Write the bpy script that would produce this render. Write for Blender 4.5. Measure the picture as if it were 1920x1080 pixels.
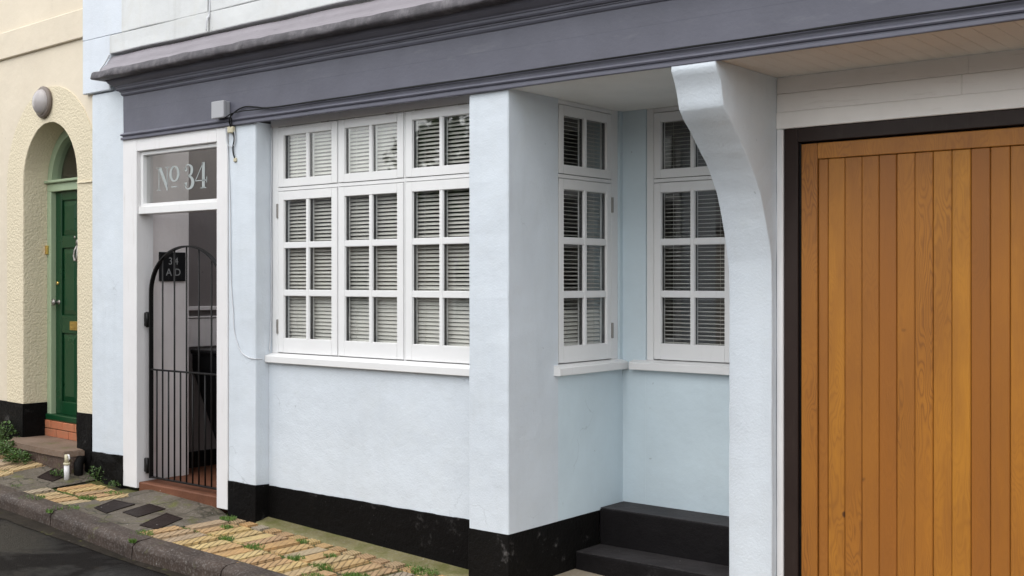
import bpy, bmesh, math, random
from mathutils import Matrix, Vector, noise
random.seed(34)
R = math.radians
for o in list(bpy.data.objects): bpy.data.objects.remove(o)
scene = bpy.context.scene
col = scene.collection

# ------------------------------------------------------------------ camera
cd = bpy.data.cameras.new('camera'); cam = bpy.data.objects.new('camera', cd); col.objects.link(cam)
cd.sensor_width = 36; cd.lens = 40.615; cd.shift_y = -0.00786; cd.clip_start = .05; cd.clip_end = 500
cam.location = (0, 0, 1.70); cam.rotation_euler = (R(90), 0, R(38.895))
scene.camera = cam
# ------------------------------------------------------------------ sky, sun, exposure
SUN_EL, SUN_AZ = 58, -172       # azimuth: compass angle the light comes from, measured from +Y clockwise
w = bpy.data.worlds.new('World'); scene.world = w; w.use_nodes = True
nt = w.node_tree; bg = nt.nodes['Background']
sky = nt.nodes.new('ShaderNodeTexSky'); sky.sky_type = 'NISHITA'; sky.sun_disc = False
sky.sun_elevation = R(SUN_EL); sky.sun_rotation = R(SUN_AZ); sky.air_density = 1.6; sky.dust_density = 0.4; sky.ozone_density = 1.0
hs = nt.nodes.new('ShaderNodeHueSaturation'); hs.inputs['Saturation'].default_value = .16
nt.links.new(sky.outputs[0], hs.inputs['Color']); nt.links.new(hs.outputs[0], bg.inputs['Color'])
bg.inputs['Strength'].default_value = .15
sd = bpy.data.lights.new('sun', 'SUN'); sun = bpy.data.objects.new('sun', sd); col.objects.link(sun)
sd.energy = .55; sd.angle = R(60); sd.color = (1, .93, .84)
_d = Vector((math.sin(R(SUN_AZ)) * math.cos(R(SUN_EL)), math.cos(R(SUN_AZ)) * math.cos(R(SUN_EL)), math.sin(R(SUN_EL))))
sun.rotation_euler = _d.to_track_quat('Z', 'Y').to_euler(); sun.location = (-4, -6, 9)
scene.view_settings.view_transform = 'Standard'; scene.view_settings.look = 'None'
scene.view_settings.exposure = 1.2; scene.view_settings.gamma = 1
scene.render.engine = 'CYCLES'
scene.cycles.max_bounces = 8; scene.cycles.transparent_max_bounces = 12

# ------------------------------------------------------------------ materials
class NB:
    def __init__(s, name):
        s.m = bpy.data.materials.new(name); s.m.use_nodes = True; s.t = s.m.node_tree
        s.b = s.t.nodes['Principled BSDF']; s.out = s.t.nodes['Material Output']
    def n(s, typ, **kw):
        x = s.t.nodes.new('ShaderNode' + typ)
        for k, v in kw.items():
            if k.startswith('i_'):
                key = k[2:]; key = int(key) if key.isdigit() else key.replace('_', ' ')
                s.put(x.inputs[key], v)
            else: setattr(x, k, v)
        return x
    def put(s, sock, v):
        if isinstance(v, bpy.types.NodeSocket): s.t.links.new(v, sock)
        elif isinstance(v, (tuple, list)) and len(v) == 3 and sock.type == 'RGBA': sock.default_value = (*v, 1)
        else: sock.default_value = v
    def math(s, op, a, b=0.0, c=None):
        x = s.n('Math', operation=op); s.put(x.inputs[0], a); s.put(x.inputs[1], b)
        if c is not None: s.put(x.inputs[2], c)
        return x.outputs[0]
    def mix(s, fac, a, b, mode='MIX'):
        x = s.n('Mix', data_type='RGBA', blend_type=mode); s.put(x.inputs[0], fac); s.put(x.inputs[6], a); s.put(x.inputs[7], b)
        return x.outputs[2]
    def pos(s): return s.n('NewGeometry').outputs['Position']
    def objco(s, rnd=True):
        c = s.n('TexCoord').outputs['Object']
        if rnd:
            r = s.n('ObjectInfo').outputs['Random']
            k = s.n('VectorMath', operation='SCALE'); k.inputs[0].default_value = (17.3, 31.7, 23.1); s.put(k.inputs['Scale'], r)
            a = s.n('VectorMath', operation='ADD'); s.put(a.inputs[0], c); s.put(a.inputs[1], k.outputs[0]); c = a.outputs[0]
        return c
    def map(s, v, sc):
        x = s.n('Mapping'); s.put(x.inputs['Vector'], v); x.inputs['Scale'].default_value = sc; return x.outputs[0]
    def noise(s, v, scale, detail=4, rough=.55, dist=0):
        x = s.n('TexNoise'); s.put(x.inputs['Vector'], v); x.inputs['Scale'].default_value = scale
        x.inputs['Detail'].default_value = detail; x.inputs['Roughness'].default_value = rough; x.inputs['Distortion'].default_value = dist
        return x.outputs['Fac']
    def ramp(s, f, stops, interp='LINEAR'):
        x = s.n('ValToRGB'); s.put(x.inputs[0], f); e = x.color_ramp; e.interpolation = interp
        while len(e.elements) < len(stops): e.elements.new(.5)
        for el, (p, c) in zip(e.elements, stops):
            el.position = p; el.color = (*c, 1) if isinstance(c, (tuple, list)) else (c, c, c, 1)
        return x.outputs[0]
    def bump(s, h, strength, dist=.01, prev=None):
        x = s.n('Bump'); x.inputs['Strength'].default_value = strength; x.inputs['Distance'].default_value = dist
        s.put(x.inputs['Height'], h)
        if prev is not None: s.put(x.inputs['Normal'], prev)
        return x.outputs[0]
    def fin(s, color=None, rough=None, normal=None, **kw):
        if color is not None: s.put(s.b.inputs['Base Color'], color)
        if rough is not None: s.put(s.b.inputs['Roughness'], rough)
        if normal is not None: s.put(s.b.inputs['Normal'], normal)
        for k, v in kw.items(): s.put(s.b.inputs[k.replace('_', ' ')], v)
        return s.m
def sc(c, k): return tuple(min(1, x * k) for x in c)

def m_render(name, c, var=.07, grain=.36, wave=.32, rough=.7, dirt=.12, dirtc=(.35, .33, .28), gscale=90):
    b = NB(name); p = b.pos()
    big = b.noise(p, 1.7, 5, .6)
    cc = b.mix(b.ramp(big, [(.3, 0.0), (.7, 1.0)]), sc(c, 1 - var), sc(c, 1 + var * .6))
    st = b.noise(b.map(p, (9, 9, 1.1)), 1.0, 6, .65)
    fine = b.noise(p, 55, 3, .6)
    msk = b.math('MULTIPLY', b.ramp(st, [(.52, 0.0), (.78, 1.0)]), dirt * 1.3)
    cc = b.mix(msk, cc, dirtc)
    blot = b.ramp(b.noise(p, 3.1, 6, .7, .6), [(.50, 0.0), (.72, 1.0)])
    cc = b.mix(b.math('MULTIPLY', blot, dirt * .9), cc, sc((c[0] * .92, c[1] * .87, c[2] * .76), 1))
    cc = b.mix(b.math('MULTIPLY', b.ramp(fine, [(.62, 0.0), (.74, 1.0)]), dirt * .6), cc, dirtc)
    v = b.n('TexVoronoi', feature='DISTANCE_TO_EDGE'); v.inputs['Scale'].default_value = 1.6
    wp = b.n('TexNoise'); b.put(wp.inputs['Vector'], p); wp.inputs['Scale'].default_value = 3.5; wp.inputs['Detail'].default_value = 6
    vm = b.n('VectorMath', operation='MULTIPLY_ADD'); b.put(vm.inputs[0], wp.outputs['Color']); vm.inputs[1].default_value = (.5, .5, .5); b.put(vm.inputs[2], p); b.put(v.inputs['Vector'], vm.outputs[0])
    crk = b.math('MULTIPLY', b.ramp(v.outputs['Distance'], [(0.0, 1.0), (.006, 0.0)]), b.ramp(b.noise(p, 1.3, 3), [(.56, 0.0), (.64, 1.0)]))
    cc = b.mix(b.math('MULTIPLY', crk, .45), cc, sc(c, .45))
    chip = b.ramp(b.noise(p, 19, 2, .5), [(.775, 0.0), (.785, 1.0)])
    cc = b.mix(b.math('MULTIPLY', chip, .55), cc, sc(c, .55))
    n1 = b.bump(b.noise(p, 7, 3, .5), wave, .02)
    n2 = b.bump(b.noise(p, gscale, 5, .65), grain, .006, n1)
    return b.fin(cc, rough, n2, Specular_IOR_Level=.3)
def m_paint(name, c, rough=.4, var=.05, dirt=.1, dirtc=(.3, .28, .24), bump=.08, grainv=(20, 20, 3), spec=.4):
    b = NB(name); p = b.pos()
    nz = b.noise(p, 3.5, 5, .6)
    cc = b.mix(b.ramp(nz, [(.3, 0.0), (.7, 1.0)]), sc(c, 1 - var), sc(c, 1 + var * .5))
    dm = b.math('MULTIPLY', b.ramp(b.noise(b.map(p, grainv), 1.3, 7, .7), [(.58, 0.0), (.75, 1.0)]), dirt)
    cc = b.mix(dm, cc, dirtc)
    rr = b.math('ADD', rough - .08, b.math('MULTIPLY', b.noise(p, 9, 3), .16))
    return b.fin(cc, rr, b.bump(b.noise(p, 38, 5, .6), bump, .004), Specular_IOR_Level=spec)

M = {}
BLUE = (.60, .645, .692)
M['blue'] = m_render('blue_render', BLUE, dirt=.15, dirtc=(.42, .46, .48))
M['blue_rough'] = m_render('blue_rough_render', BLUE, dirt=.14, dirtc=(.42, .46, .48), grain=.55, gscale=70)
M['blue_deep'] = m_render('blue_render_alcove', (.575, .665, .712), dirt=.07, dirtc=(.42, .46, .48), grain=.16)
M['blue_pale'] = m_render('pale_blue_render_upper', (.615, .655, .71), dirt=.10, dirtc=(.45, .45, .45))
M['white_wall'] = m_render('white_render_upper', (.60, .61, .61), dirt=.35, dirtc=(.42, .42, .40), grain=.18)
M['white'] = m_paint('white_gloss_paint', (.735, .73, .725), rough=.32, var=.03, dirt=.16, dirtc=(.45, .42, .37))
M['white_worn'] = m_paint('worn_white_paint', (.715, .70, .70), rough=.45, var=.04, dirt=.35, dirtc=(.42, .38, .33), grainv=(26, 26, 2.2))
M['cream'] = m_paint('cream_soffit_paint', (.78, .745, .70), rough=.5, var=.06, dirt=.18, dirtc=(.3, .25, .2))
M['soffit_white'] = m_paint('grey_white_soffit_paint', (.84, .83, .80), rough=.5, var=.05, dirt=.18, dirtc=(.45, .40, .34))
M['board'] = m_paint('off_white_board_paint', (.82, .785, .755), rough=.45, var=.05, dirt=.3, dirtc=(.36, .30, .25), grainv=(3, 20, 26))
M['slate'] = m_paint('slate_grey_paint', (.108, .108, .137), rough=.5, var=.12, dirt=.5, dirtc=(.165, .165, .185), bump=.4, grainv=(2.0, 11, 11))
M['brown'] = m_paint('dark_brown_frame', (.026, .016, .013), spec=.2, rough=.45, var=.15, dirt=.15, dirtc=(.1, .08, .07))
M['black_iron'] = m_paint('black_iron_paint', (.008, .0075, .0075), rough=.45, var=.2, dirt=.3, dirtc=(.035, .02, .015), bump=.3, spec=.2)
M['black_plastic'] = m_paint('black_plastic', (.006, .006, .0065), rough=.35, var=.1, dirt=.1, spec=.25)
M['grey_plastic'] = m_paint('grey_plastic', (.36, .36, .38), rough=.45, var=.04, dirt=.2)
M['cable'] = m_paint('black_cable', (.008, .008, .009), rough=.5, spec=.2)
M['cable_pale'] = m_paint('pale_cable', (.55, .56, .58), rough=.5)
M['cream_plastic'] = m_paint('yellowed_plastic', (.52, .47, .33), rough=.45, dirt=.35, dirtc=(.15, .12, .08))
M['steel'] = m_paint('dull_steel', (.30, .28, .26), rough=.4, dirt=.4, dirtc=(.12, .07, .04)); 
M['steel'].node_tree.nodes['Principled BSDF'].inputs['Metallic'].default_value = .7
M['brass'] = m_paint('brass', (.70, .48, .14), rough=.3, dirt=.2); M['brass'].node_tree.nodes['Principled BSDF'].inputs['Metallic'].default_value = .9
M['slat'] = m_paint('blind_slat', (.66, .645, .60), rough=.45, var=.02, dirt=0)
M['hall'] = m_paint('hall_plaster', (.16, .12, .10), rough=.8)
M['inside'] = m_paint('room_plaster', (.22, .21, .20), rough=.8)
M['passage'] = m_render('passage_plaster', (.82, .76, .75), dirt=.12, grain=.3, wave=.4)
M['shaded_wall'] = m_render('passage_shaded_plaster', (.20, .175, .17), dirt=.1, grain=.2)  # shade of the deeper passage walls put into a darker base colour
M['spacer'] = m_paint('glazing_spacer', (.02, .02, .022), rough=.5)
M['yellow'] = m_render('cream_yellow_render', (.66, .58, .46), var=.05, grain=.15, dirt=.08, dirtc=(.5, .4, .28))
M['green_pale'] = m_paint('pale_green_paint', (.33, .41, .27), rough=.4, dirt=.12)
M['green'] = m_paint('green_gloss_paint', (.005, .043, .015), rough=.3, var=.06, dirt=0, bump=.02)
M['lampglass'] = m_paint('opal_glass', (.36, .33, .325), rough=.25, dirt=.15)
M['lampbody'] = m_paint('lamp_body', (.16, .13, .11), rough=.5, dirt=.4)
M['sign'] = m_paint('slate_sign', (.012, .012, .013), rough=.4, dirt=.1, spec=.2)
M['signtext'] = m_paint('sign_lettering', (.28, .28, .28), rough=.6)
M['opp_wall'] = m_render('opposite_render', (.50, .45, .40)); M['opp_roof'] = m_paint('opposite_slate', (.09, .085, .085), rough=.7); M['opp_glass'] = m_paint('opposite_glass', (.03, .035, .04), rough=.1)
M['etch'] = m_paint('frosted_lettering', (.35, .38, .375), rough=.8, dirt=0)

def m_plinth(name, c=(.004, .0036, .0036), scuff=.5):
    b = NB(name); p = b.pos()
    n = b.noise(p, 5, 7, .7); n2 = b.noise(p, 26, 6, .7)
    m1 = b.math('MULTIPLY', b.ramp(n, [(.58, 0.0), (.70, 1.0)]), b.ramp(n2, [(.45, 0.0), (.62, 1.0)]))
    cc = b.mix(b.math('MULTIPLY', m1, scuff), b.mix(n, sc(c, .6), sc(c, 1.6)), (.16, .15, .145))
    sp = b.ramp(b.noise(p, 70, 2, .5), [(.76, 0.0), (.79, 1.0)])
    cc = b.mix(b.math('MULTIPLY', sp, .22), cc, (.4, .4, .38))
    nn = b.bump(b.noise(p, 40, 6, .65), .35, .008, b.bump(n, .4, .03))
    return b.fin(cc, b.math('ADD', .42, b.math('MULTIPLY', n2, .25)), nn, Specular_IOR_Level=.07)
M['plinth'] = m_plinth('black_plinth_paint'); M['plinth_worn'] = m_plinth('worn_black_plinth', (.006, .0055, .0052), 1.0)
M['step'] = m_plinth('dark_step_paint', (.010, .009, .0095), .35)

def m_rough(name, c):
    b = NB(name); p = b.pos()
    v = b.n('TexVoronoi', feature='SMOOTH_F1'); b.put(v.inputs['Vector'], b.pos()); v.inputs['Scale'].default_value = 62
    h = b.math('ADD', b.math('MULTIPLY', v.outputs['Distance'], -.8), b.noise(p, 42, 6, .65))
    cc = b.mix(b.noise(p, 2.2, 5, .6), sc(c, .9), sc(c, 1.06))
    cc = b.mix(b.math('MULTIPLY', b.ramp(b.noise(p, 60, 3), [(.6, 0.0), (.75, 1.0)]), .18), cc, (.36, .28, .15))
    return b.fin(cc, .8, b.bump(h, .42, .018), Specular_IOR_Level=.25)
M['roughcast'] = m_rough('cream_roughcast', (.665, .585, .43))

def m_lead():
    b = NB('weathered_lead'); p = b.pos()
    n = b.noise(p, 6, 7, .7); n2 = b.noise(b.map(p, (40, 14, 14)), 1.0, 5, .6)
    cc = b.ramp(n, [(.25, (.035, .032, .036)), (.5, (.085, .078, .086)), (.75, (.21, .195, .205))])
    cc = b.mix(b.math('MULTIPLY', b.ramp(n2, [(.5, 0.0), (.68, 1.0)]), .55), cc, (.06, .055, .06))
    return b.fin(cc, .6, b.bump(n, .6, .02, b.bump(n2, .3, .006)), Specular_IOR_Level=.3)
M['lead'] = m_lead()
M['lead_top'] = m_paint('mauve_grey_flashing_paint', (.235, .215, .235), rough=.5, var=.12, dirt=.45, dirtc=(.10, .09, .10), bump=.35, grainv=(5, 14, 14))

def m_wood():
    b = NB('varnished_cedar'); o = b.objco(); rnd = b.n('ObjectInfo').outputs['Random']
    q = b.map(o, (1, 1, .16))
    warp = b.noise(b.map(o, (1.6, 1.6, .36)), 5.5, 2, .45)
    sx = b.n('SeparateXYZ'); b.put(sx.inputs[0], q)
    ph = b.math('ADD', b.math('MULTIPLY', sx.outputs['X'], 260), b.math('MULTIPLY', warp, 150))
    ring = b.math('MULTIPLY', b.math('ADD', b.math('SINE', ph), 1), .5)
    ring = b.math('POWER', ring, 2.2)
    fib = b.noise(b.map(o, (260, 260, 6)), 1, 4, .6)
    base = b.ramp(rnd, [(0, (.29, .102, .014)), (.2, (.42, .168, .018)), (.4, (.35, .133, .017)), (.6, (.46, .195, .020)), (.8, (.31, .115, .016)), (1, (.40, .162, .018))])
    bl = b.noise(b.map(o, (6, 6, 1.4)), 1, 4, .6)
    cc = b.mix(b.ramp(bl, [(.3, 0.0), (.72, .75)]), base, (.24, .088, .016))
    amt = b.math('MULTIPLY', ring, b.math('ADD', .10, b.math('MULTIPLY', b.ramp(b.noise(b.map(o, (2, 2, .8)), 1, 2), [(.45, 0.0), (.62, 1.0)]), .42)))
    gs = b.ramp(b.math('FRACT', b.math('MULTIPLY', rnd, 5.37)), [(.35, .4), (.6, .9), (.8, 1.6)])
    cc = b.mix(b.math('MINIMUM', b.math('MULTIPLY', amt, gs), .8), cc, (.15, .052, .010))
    cc = b.mix(b.math('MULTIPLY', b.ramp(fib, [(.45, 0.0), (.75, 1.0)]), .22), cc, (.20, .075, .016))
    kn = b.ramp(b.noise(b.map(o, (9, 9, 7)), 1, 1), [(.755, 0.0), (.80, 1.0)])
    cc = b.mix(kn, cc, (.07, .025, .008))
    return b.fin(cc, b.math('ADD', .36, b.math('MULTIPLY', fib, .2)), b.bump(fib, .12, .002, b.bump(ring, .10, .002)), Specular_IOR_Level=.35)
M['wood'] = m_wood()

def m_glass(name, tint=(1, 1, 1), ior=.075):
    b = NB(name); t = b.t
    tr = b.n('BsdfTransparent'); b.put(tr.inputs[0], tint)
    gl = b.n('BsdfGlossy'); gl.inputs['Roughness'].default_value = .015
    b.put(gl.inputs['Normal'], b.bump(b.noise(b.pos(), 3.0, 2, .5), .02, .02))
    lw = b.n('LayerWeight'); lw.inputs['Blend'].default_value = .5
    fr = b.math('ADD', ior, b.math('MULTIPLY', b.math('POWER', lw.outputs['Facing'], 5), 1 - ior))
    mx = b.n('MixShader'); b.put(mx.inputs[0], fr); b.put(mx.inputs[1], tr.outputs[0]); b.put(mx.inputs[2], gl.outputs[0])
    t.links.new(mx.outputs[0], b.out.inputs[0]); t.nodes.remove(b.b)
    return b.m
M['glass'] = m_glass('window_glass', (.975, .98, .975))
M['glass_transom'] = m_glass('transom_glass', (.93, .93, .92), .085)

def m_asphalt():
    b = NB('damp_asphalt'); p = b.pos()
    n = b.noise(p, .9, 5, .6); f = b.noise(p, 160, 3, .6); g = b.noise(p, 30, 4, .6)
    cc = b.mix(n, (.004, .0034, .0033), (.011, .0092, .0086))
    cc = b.mix(b.ramp(f, [(.55, 0.0), (.75, .5)]), cc, (.024, .021, .020))
    wet = b.ramp(b.noise(p, 1.1, 5, .6, .5), [(.44, 0.0), (.60, 1.0)])
    cc = b.mix(b.math('MULTIPLY', wet, .55), cc, (.003, .0026, .0025))
    rr = b.math('SUBTRACT', .62, b.math('MULTIPLY', wet, .34))
    agg = b.n('TexVoronoi', feature='F1'); agg.inputs['Scale'].default_value = 110; b.put(agg.inputs['Vector'], p)
    st_ = b.math('MULTIPLY', b.ramp(agg.outputs['Distance'], [(.15, 1.0), (.45, 0.0)]), b.ramp(b.noise(p, 55, 2), [(.5, 0.0), (.62, 1.0)]))
    cc = b.mix(b.math('MULTIPLY', st_, .5), cc, (.055, .048, .043))
    grit = b.ramp(b.noise(p, 4.5, 6, .7), [(.60, 0.0), (.72, .55)])
    cc = b.mix(grit, cc, (.034, .026, .019))
    sp = b.ramp(b.noise(p, 45, 1), [(.80, 0.0), (.82, 1.0)])
    cc = b.mix(sp, cc, (.25, .24, .22))
    return b.fin(cc, rr, b.bump(f, .7, .006, b.bump(g, .4, .01)), Specular_IOR_Level=b.math('ADD', .05, b.math('MULTIPLY', wet, .30)))
M['asphalt'] = m_asphalt()
def m_stone(name, a, c, moss=0, rough=.65, mscale=3, spec=(.3, .28, .26), crack=False, gl=.25):
    b = NB(name); p = b.pos()
    n = b.noise(p, 3.5, 6, .65); f = b.noise(p, 70, 4, .6)
    cc = b.mix(b.ramp(n, [(.3, 0.0), (.7, 1.0)]), a, c)
    cc = b.mix(b.ramp(f, [(.5, 0.0), (.8, .5)]), cc, spec)
    if moss:
        ms = b.ramp(b.noise(p, mscale, 7, .7), [(.62 - moss * .25, 0.0), (.72 - moss * .2, 1.0)])
        cc = b.mix(b.math('MULTIPLY', ms, .85), cc, b.mix(f, (.045, .05, .012), (.15, .15, .045)))
    if crack:
        v = b.n('TexVoronoi', feature='DISTANCE_TO_EDGE'); v.inputs['Scale'].default_value = 3.2; wp = b.n('TexNoise'); b.put(wp.inputs['Vector'], p); wp.inputs['Scale'].default_value = 6
        vm = b.n('VectorMath', operation='MULTIPLY_ADD'); b.put(vm.inputs[0], wp.outputs['Color']); vm.inputs[1].default_value = (.2, .2, .2); b.put(vm.inputs[2], p); b.put(v.inputs['Vector'], vm.outputs[0])
        cc = b.mix(b.math('MULTIPLY', b.ramp(v.outputs['Distance'], [(0.0, 1.0), (.03, 0.0)]), .8), cc, (.018, .018, .009))
    sp = b.ramp(b.noise(p, 42, 1), [(.79, 0.0), (.81, 1.0)])
    cc = b.mix(b.math('MULTIPLY', sp, .7), cc, (.55, .53, .5))
    return b.fin(cc, rough, b.bump(f, .4, .006, b.bump(b.noise(p, 16, 5, .6), .35, .015)), Specular_IOR_Level=gl)
M['tread_grey'] = m_stone('worn_step_paint', (.020, .018, .0185), (.048, .043, .044), spec=(.08, .072, .072), gl=.2)
M['kerb'] = m_stone('kerb_stone', (.026, .018, .0145), (.072, .051, .040), moss=.12)
M['cement'] = m_stone('mossy_cement', (.060, .048, .034), (.145, .122, .095), moss=.28, mscale=5, crack=True)
M['forecourt'] = m_stone('pale_concrete', (.25, .20, .14), (.38, .32, .24), moss=.05, spec=(.45, .43, .4))
M['joint'] = m_stone('earth_and_moss_joint', (.018, .014, .008), (.045, .036, .020), moss=.85, mscale=7)
M['grit'] = m_stone('gutter_grit', (.010, .008, .006), (.030, .024, .018), moss=.2, mscale=9, spec=(.06, .05, .04), gl=.1)
M['moss'] = m_stone('moss_strip', (.12, .105, .045), (.20, .175, .085), moss=.6, mscale=4)
M['brownstone'] = m_stone('brown_step_stone', (.055, .035, .026), (.12, .078, .058), moss=.25, mscale=8)
M['tread'] = m_stone('worn_sandstone', (.135, .090, .062), (.21, .145, .105), moss=.1)
M['terracotta'] = m_stone('terracotta_sill', (.105, .040, .020), (.175, .068, .036), moss=.0, spec=(.17, .085, .055))
M['iron_cover'] = m_stone('cast_iron_cover', (.015, .010, .009), (.030, .021, .019), moss=0, rough=.5, spec=(.045, .036, .033), gl=.08)
def m_brick(name, stops, groove=False):
    b = NB(name); o = b.objco(False); r = b.n('ObjectInfo').outputs['Random']; p = b.pos()
    c = b.ramp(r, stops)
    n = b.noise(p, 9, 6, .65); f = b.noise(p, 80, 4, .6)
    c = b.mix(b.ramp(n, [(.35, 0.0), (.75, .55)]), c, (.20, .145, .085))
    c = b.mix(b.ramp(f, [(.5, 0.0), (.8, .4)]), c, (.14, .10, .06))
    h = f
    if groove:
        s = b.n('SeparateXYZ'); b.put(s.inputs[0], o); X, Y = s.outputs[0], s.outputs[1]
        wob = b.math('ADD', b.math('MULTIPLY', b.noise(p, 20, 2), .35), b.math('MULTIPLY', r, 9.7))
        def lines(e, per):
            t = b.math('FRACT', b.math('ADD', b.math('DIVIDE', e, per), b.math('ADD', wob, 50)))
            return b.math('ABSOLUTE', b.math('SUBTRACT', t, .5))
        l1 = lines(b.math('ADD', X, b.math('MULTIPLY', Y, .66)), .042)
        l2 = lines(b.math('ADD', Y, b.math('MULTIPLY', X, .25)), .040)
        g1 = b.ramp(l1, [(.34, 1.0), (.47, 0.0)]); g2 = b.ramp(l2, [(.42, 1.0), (.495, .86)])
        g = b.math('MULTIPLY', g1, g2)
        wear = b.math('MULTIPLY', b.ramp(b.math('FRACT', b.math('MULTIPLY', r, 7.31)), [(.05, .25), (.4, 1.0)]), b.ramp(b.noise(p, 6, 3), [(.35, .45), (.6, 1.0)]))
        dark = b.math('MULTIPLY', b.math('SUBTRACT', 1, g), wear)
        c = b.mix(b.math('MULTIPLY', dark, .72), c, (.035, .024, .010))
        h = b.math('ADD', b.math('MULTIPLY', b.math('MULTIPLY', dark, -1), 2.2), b.math('MULTIPLY', f, .4))
    mo = b.ramp(b.noise(p, 5, 6, .7), [(.60, 0.0), (.72, 1.0)])
    c = b.mix(b.math('MULTIPLY', mo, .45), c, (.10, .11, .035))
    return b.fin(c, .75, b.bump(h, .55, .006), Specular_IOR_Level=.3)
M['paver'] = m_brick('stable_paver_clay', [(0, (.56, .41, .17)), (.18, (.48, .30, .14)), (.36, (.42, .27, .15)), (.52, (.60, .45, .20)), (.68, (.40, .28, .17)), (.80, (.34, .29, .225)), (.9, (.50, .36, .17)), (1, (.48, .27, .11))], True)
M['bark'] = m_stone('bark', (.05, .035, .025), (.10, .075, .055))
M['redbrick'] = m_brick('red_brick', [(0, (.42, .13, .06)), (.5, (.48, .16, .075)), (1, (.38, .12, .06))])
def m_leaf(name, a, c):
    b = NB(name); r = b.noise(b.pos(), 30, 3)
    return b.fin(b.mix(b.ramp(r, [(.3, 0.0), (.7, 1.0)]), a, c), .5, Subsurface_Weight=0.0)
M['leaf'] = m_leaf('weed_leaf', (.030, .075, .012), (.085, .155, .030)); M['grass'] = m_leaf('grass_blade', (.045, .105, .010), (.12, .21, .03))

# ------------------------------------------------------------------ mesh helpers
W = {}
I4 = Matrix.Identity(4)
def box(bm, x0, x1, y0, y1, z0, z1, bev=0.0, seg=1):
    r = bmesh.ops.create_cube(bm, size=1)
    for v in r['verts']:
        v.co = Vector(((x0 + x1) / 2 + v.co.x * (x1 - x0), (y0 + y1) / 2 + v.co.y * (y1 - y0), (z0 + z1) / 2 + v.co.z * (z1 - z0)))
    if bev:
        es = list({e for v in r['verts'] for e in v.link_edges})
        bmesh.ops.bevel(bm, geom=es, offset=bev, segments=seg, affect='EDGES', profile=.5)
def nb(*a, bev=0.0, seg=1):
    bm = bmesh.new()
    if a: box(bm, *a, bev=bev, seg=seg)
    return bm
def tube(bm, pts, r, n=8, caps=True):
    pts = [Vector(p) for p in pts]; rings = []; prev = None
    for i, p in enumerate(pts):
        d = (pts[min(i + 1, len(pts) - 1)] - pts[max(i - 1, 0)]).normalized()
        if prev is None:
            a = Vector((0, 0, 1)) if abs(d.z) < .9 else Vector((1, 0, 0)); u = d.cross(a).normalized()
        else: u = (prev - d * prev.dot(d)).normalized()
        prev = u; v = d.cross(u)
        rr = r[i] if isinstance(r, (list, tuple)) else r
        rings.append([bm.verts.new(p + (u * math.cos(2 * math.pi * k / n) + v * math.sin(2 * math.pi * k / n)) * rr) for k in range(n)])
    for a, b in zip(rings, rings[1:]):
        for k in range(n): bm.faces.new((a[k], a[(k + 1) % n], b[(k + 1) % n], b[k])).smooth = True
    if caps: bm.faces.new(rings[0][::-1]); bm.faces.new(rings[-1])
def lathe(bm, c, axis, prof, n=24):
    axis = Vector(axis).normalized(); a = Vector((0, 0, 1)) if abs(axis.z) < .9 else Vector((1, 0, 0)); u = axis.cross(a).normalized(); v = axis.cross(u)
    rings = []
    for r, h in prof:
        if r < 1e-5: rings.append([bm.verts.new(Vector(c) + axis * h)])
        else: rings.append([bm.verts.new(Vector(c) + axis * h + (u * math.cos(2 * math.pi * k / n) + v * math.sin(2 * math.pi * k / n)) * r) for k in range(n)])
    for A, B in zip(rings, rings[1:]):
        for k in range(n):
            q = [A[k % len(A)], A[(k + 1) % len(A)], B[(k + 1) % len(B)], B[k % len(B)]]
            u_ = []
            for x in q:
                if x not in u_: u_.append(x)
            if len(u_) >= 3:
                try: bm.faces.new(u_).smooth = True
                except ValueError: pass
def prism(bm, poly, a0, a1, axis):      # poly: 2-D points in the two other axes, in order
    def P(u, v, t): return {'x': (t, u, v), 'y': (u, t, v), 'z': (u, v, t)}[axis]
    A = [bm.verts.new(P(u, v, a0)) for u, v in poly]; B = [bm.verts.new(P(u, v, a1)) for u, v in poly]
    bm.faces.new(A); bm.faces.new(B[::-1])
    for i in range(len(poly)):
        j = (i + 1) % len(poly); bm.faces.new((A[i], B[i], B[j], A[j]))
def link(o, Wm, parent):
    col.objects.link(o); W[o.name] = Wm
    if parent is not None:
        o.parent = parent; o.matrix_basis = W[parent.name].inverted() @ Wm
    else: o.matrix_basis = Wm
def obj(name, bm, mat, parent=None, frame=I4, origin=None, label=None):
    bmesh.ops.recalc_face_normals(bm, faces=bm.faces[:])
    if origin is None:
        xs = [v.co for v in bm.verts]
        lo = Vector([min(c[i] for c in xs) for i in range(3)]); hi = Vector([max(c[i] for c in xs) for i in range(3)])
        origin = Vector(((lo.x + hi.x) / 2, (lo.y + hi.y) / 2, lo.z))
    origin = Vector(origin)
    bmesh.ops.translate(bm, verts=bm.verts[:], vec=-origin)
    me = bpy.data.meshes.new(name); bm.to_mesh(me); bm.free()
    me.materials.append(M[mat])
    o = bpy.data.objects.new(name, me); link(o, frame @ Matrix.Translation(origin), parent)
    if label: o['label'] = label
    return o
def inst(name, me, Wm, parent=None):
    o = bpy.data.objects.new(name, me); link(o, Wm, parent); return o
def empty(name, loc, rz=0, parent=None):
    o = bpy.data.objects.new(name, None); o.empty_display_size = .2; link(o, Matrix.Translation(loc) @ Matrix.Rotation(rz, 4, 'Z'), parent); return o
def tag(o, label, cat, group=None, kind=None):
    if label: o['label'] = label
    if cat: o['category'] = cat
    if group: o['group'] = group
    if kind: o['kind'] = kind
    return o
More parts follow.
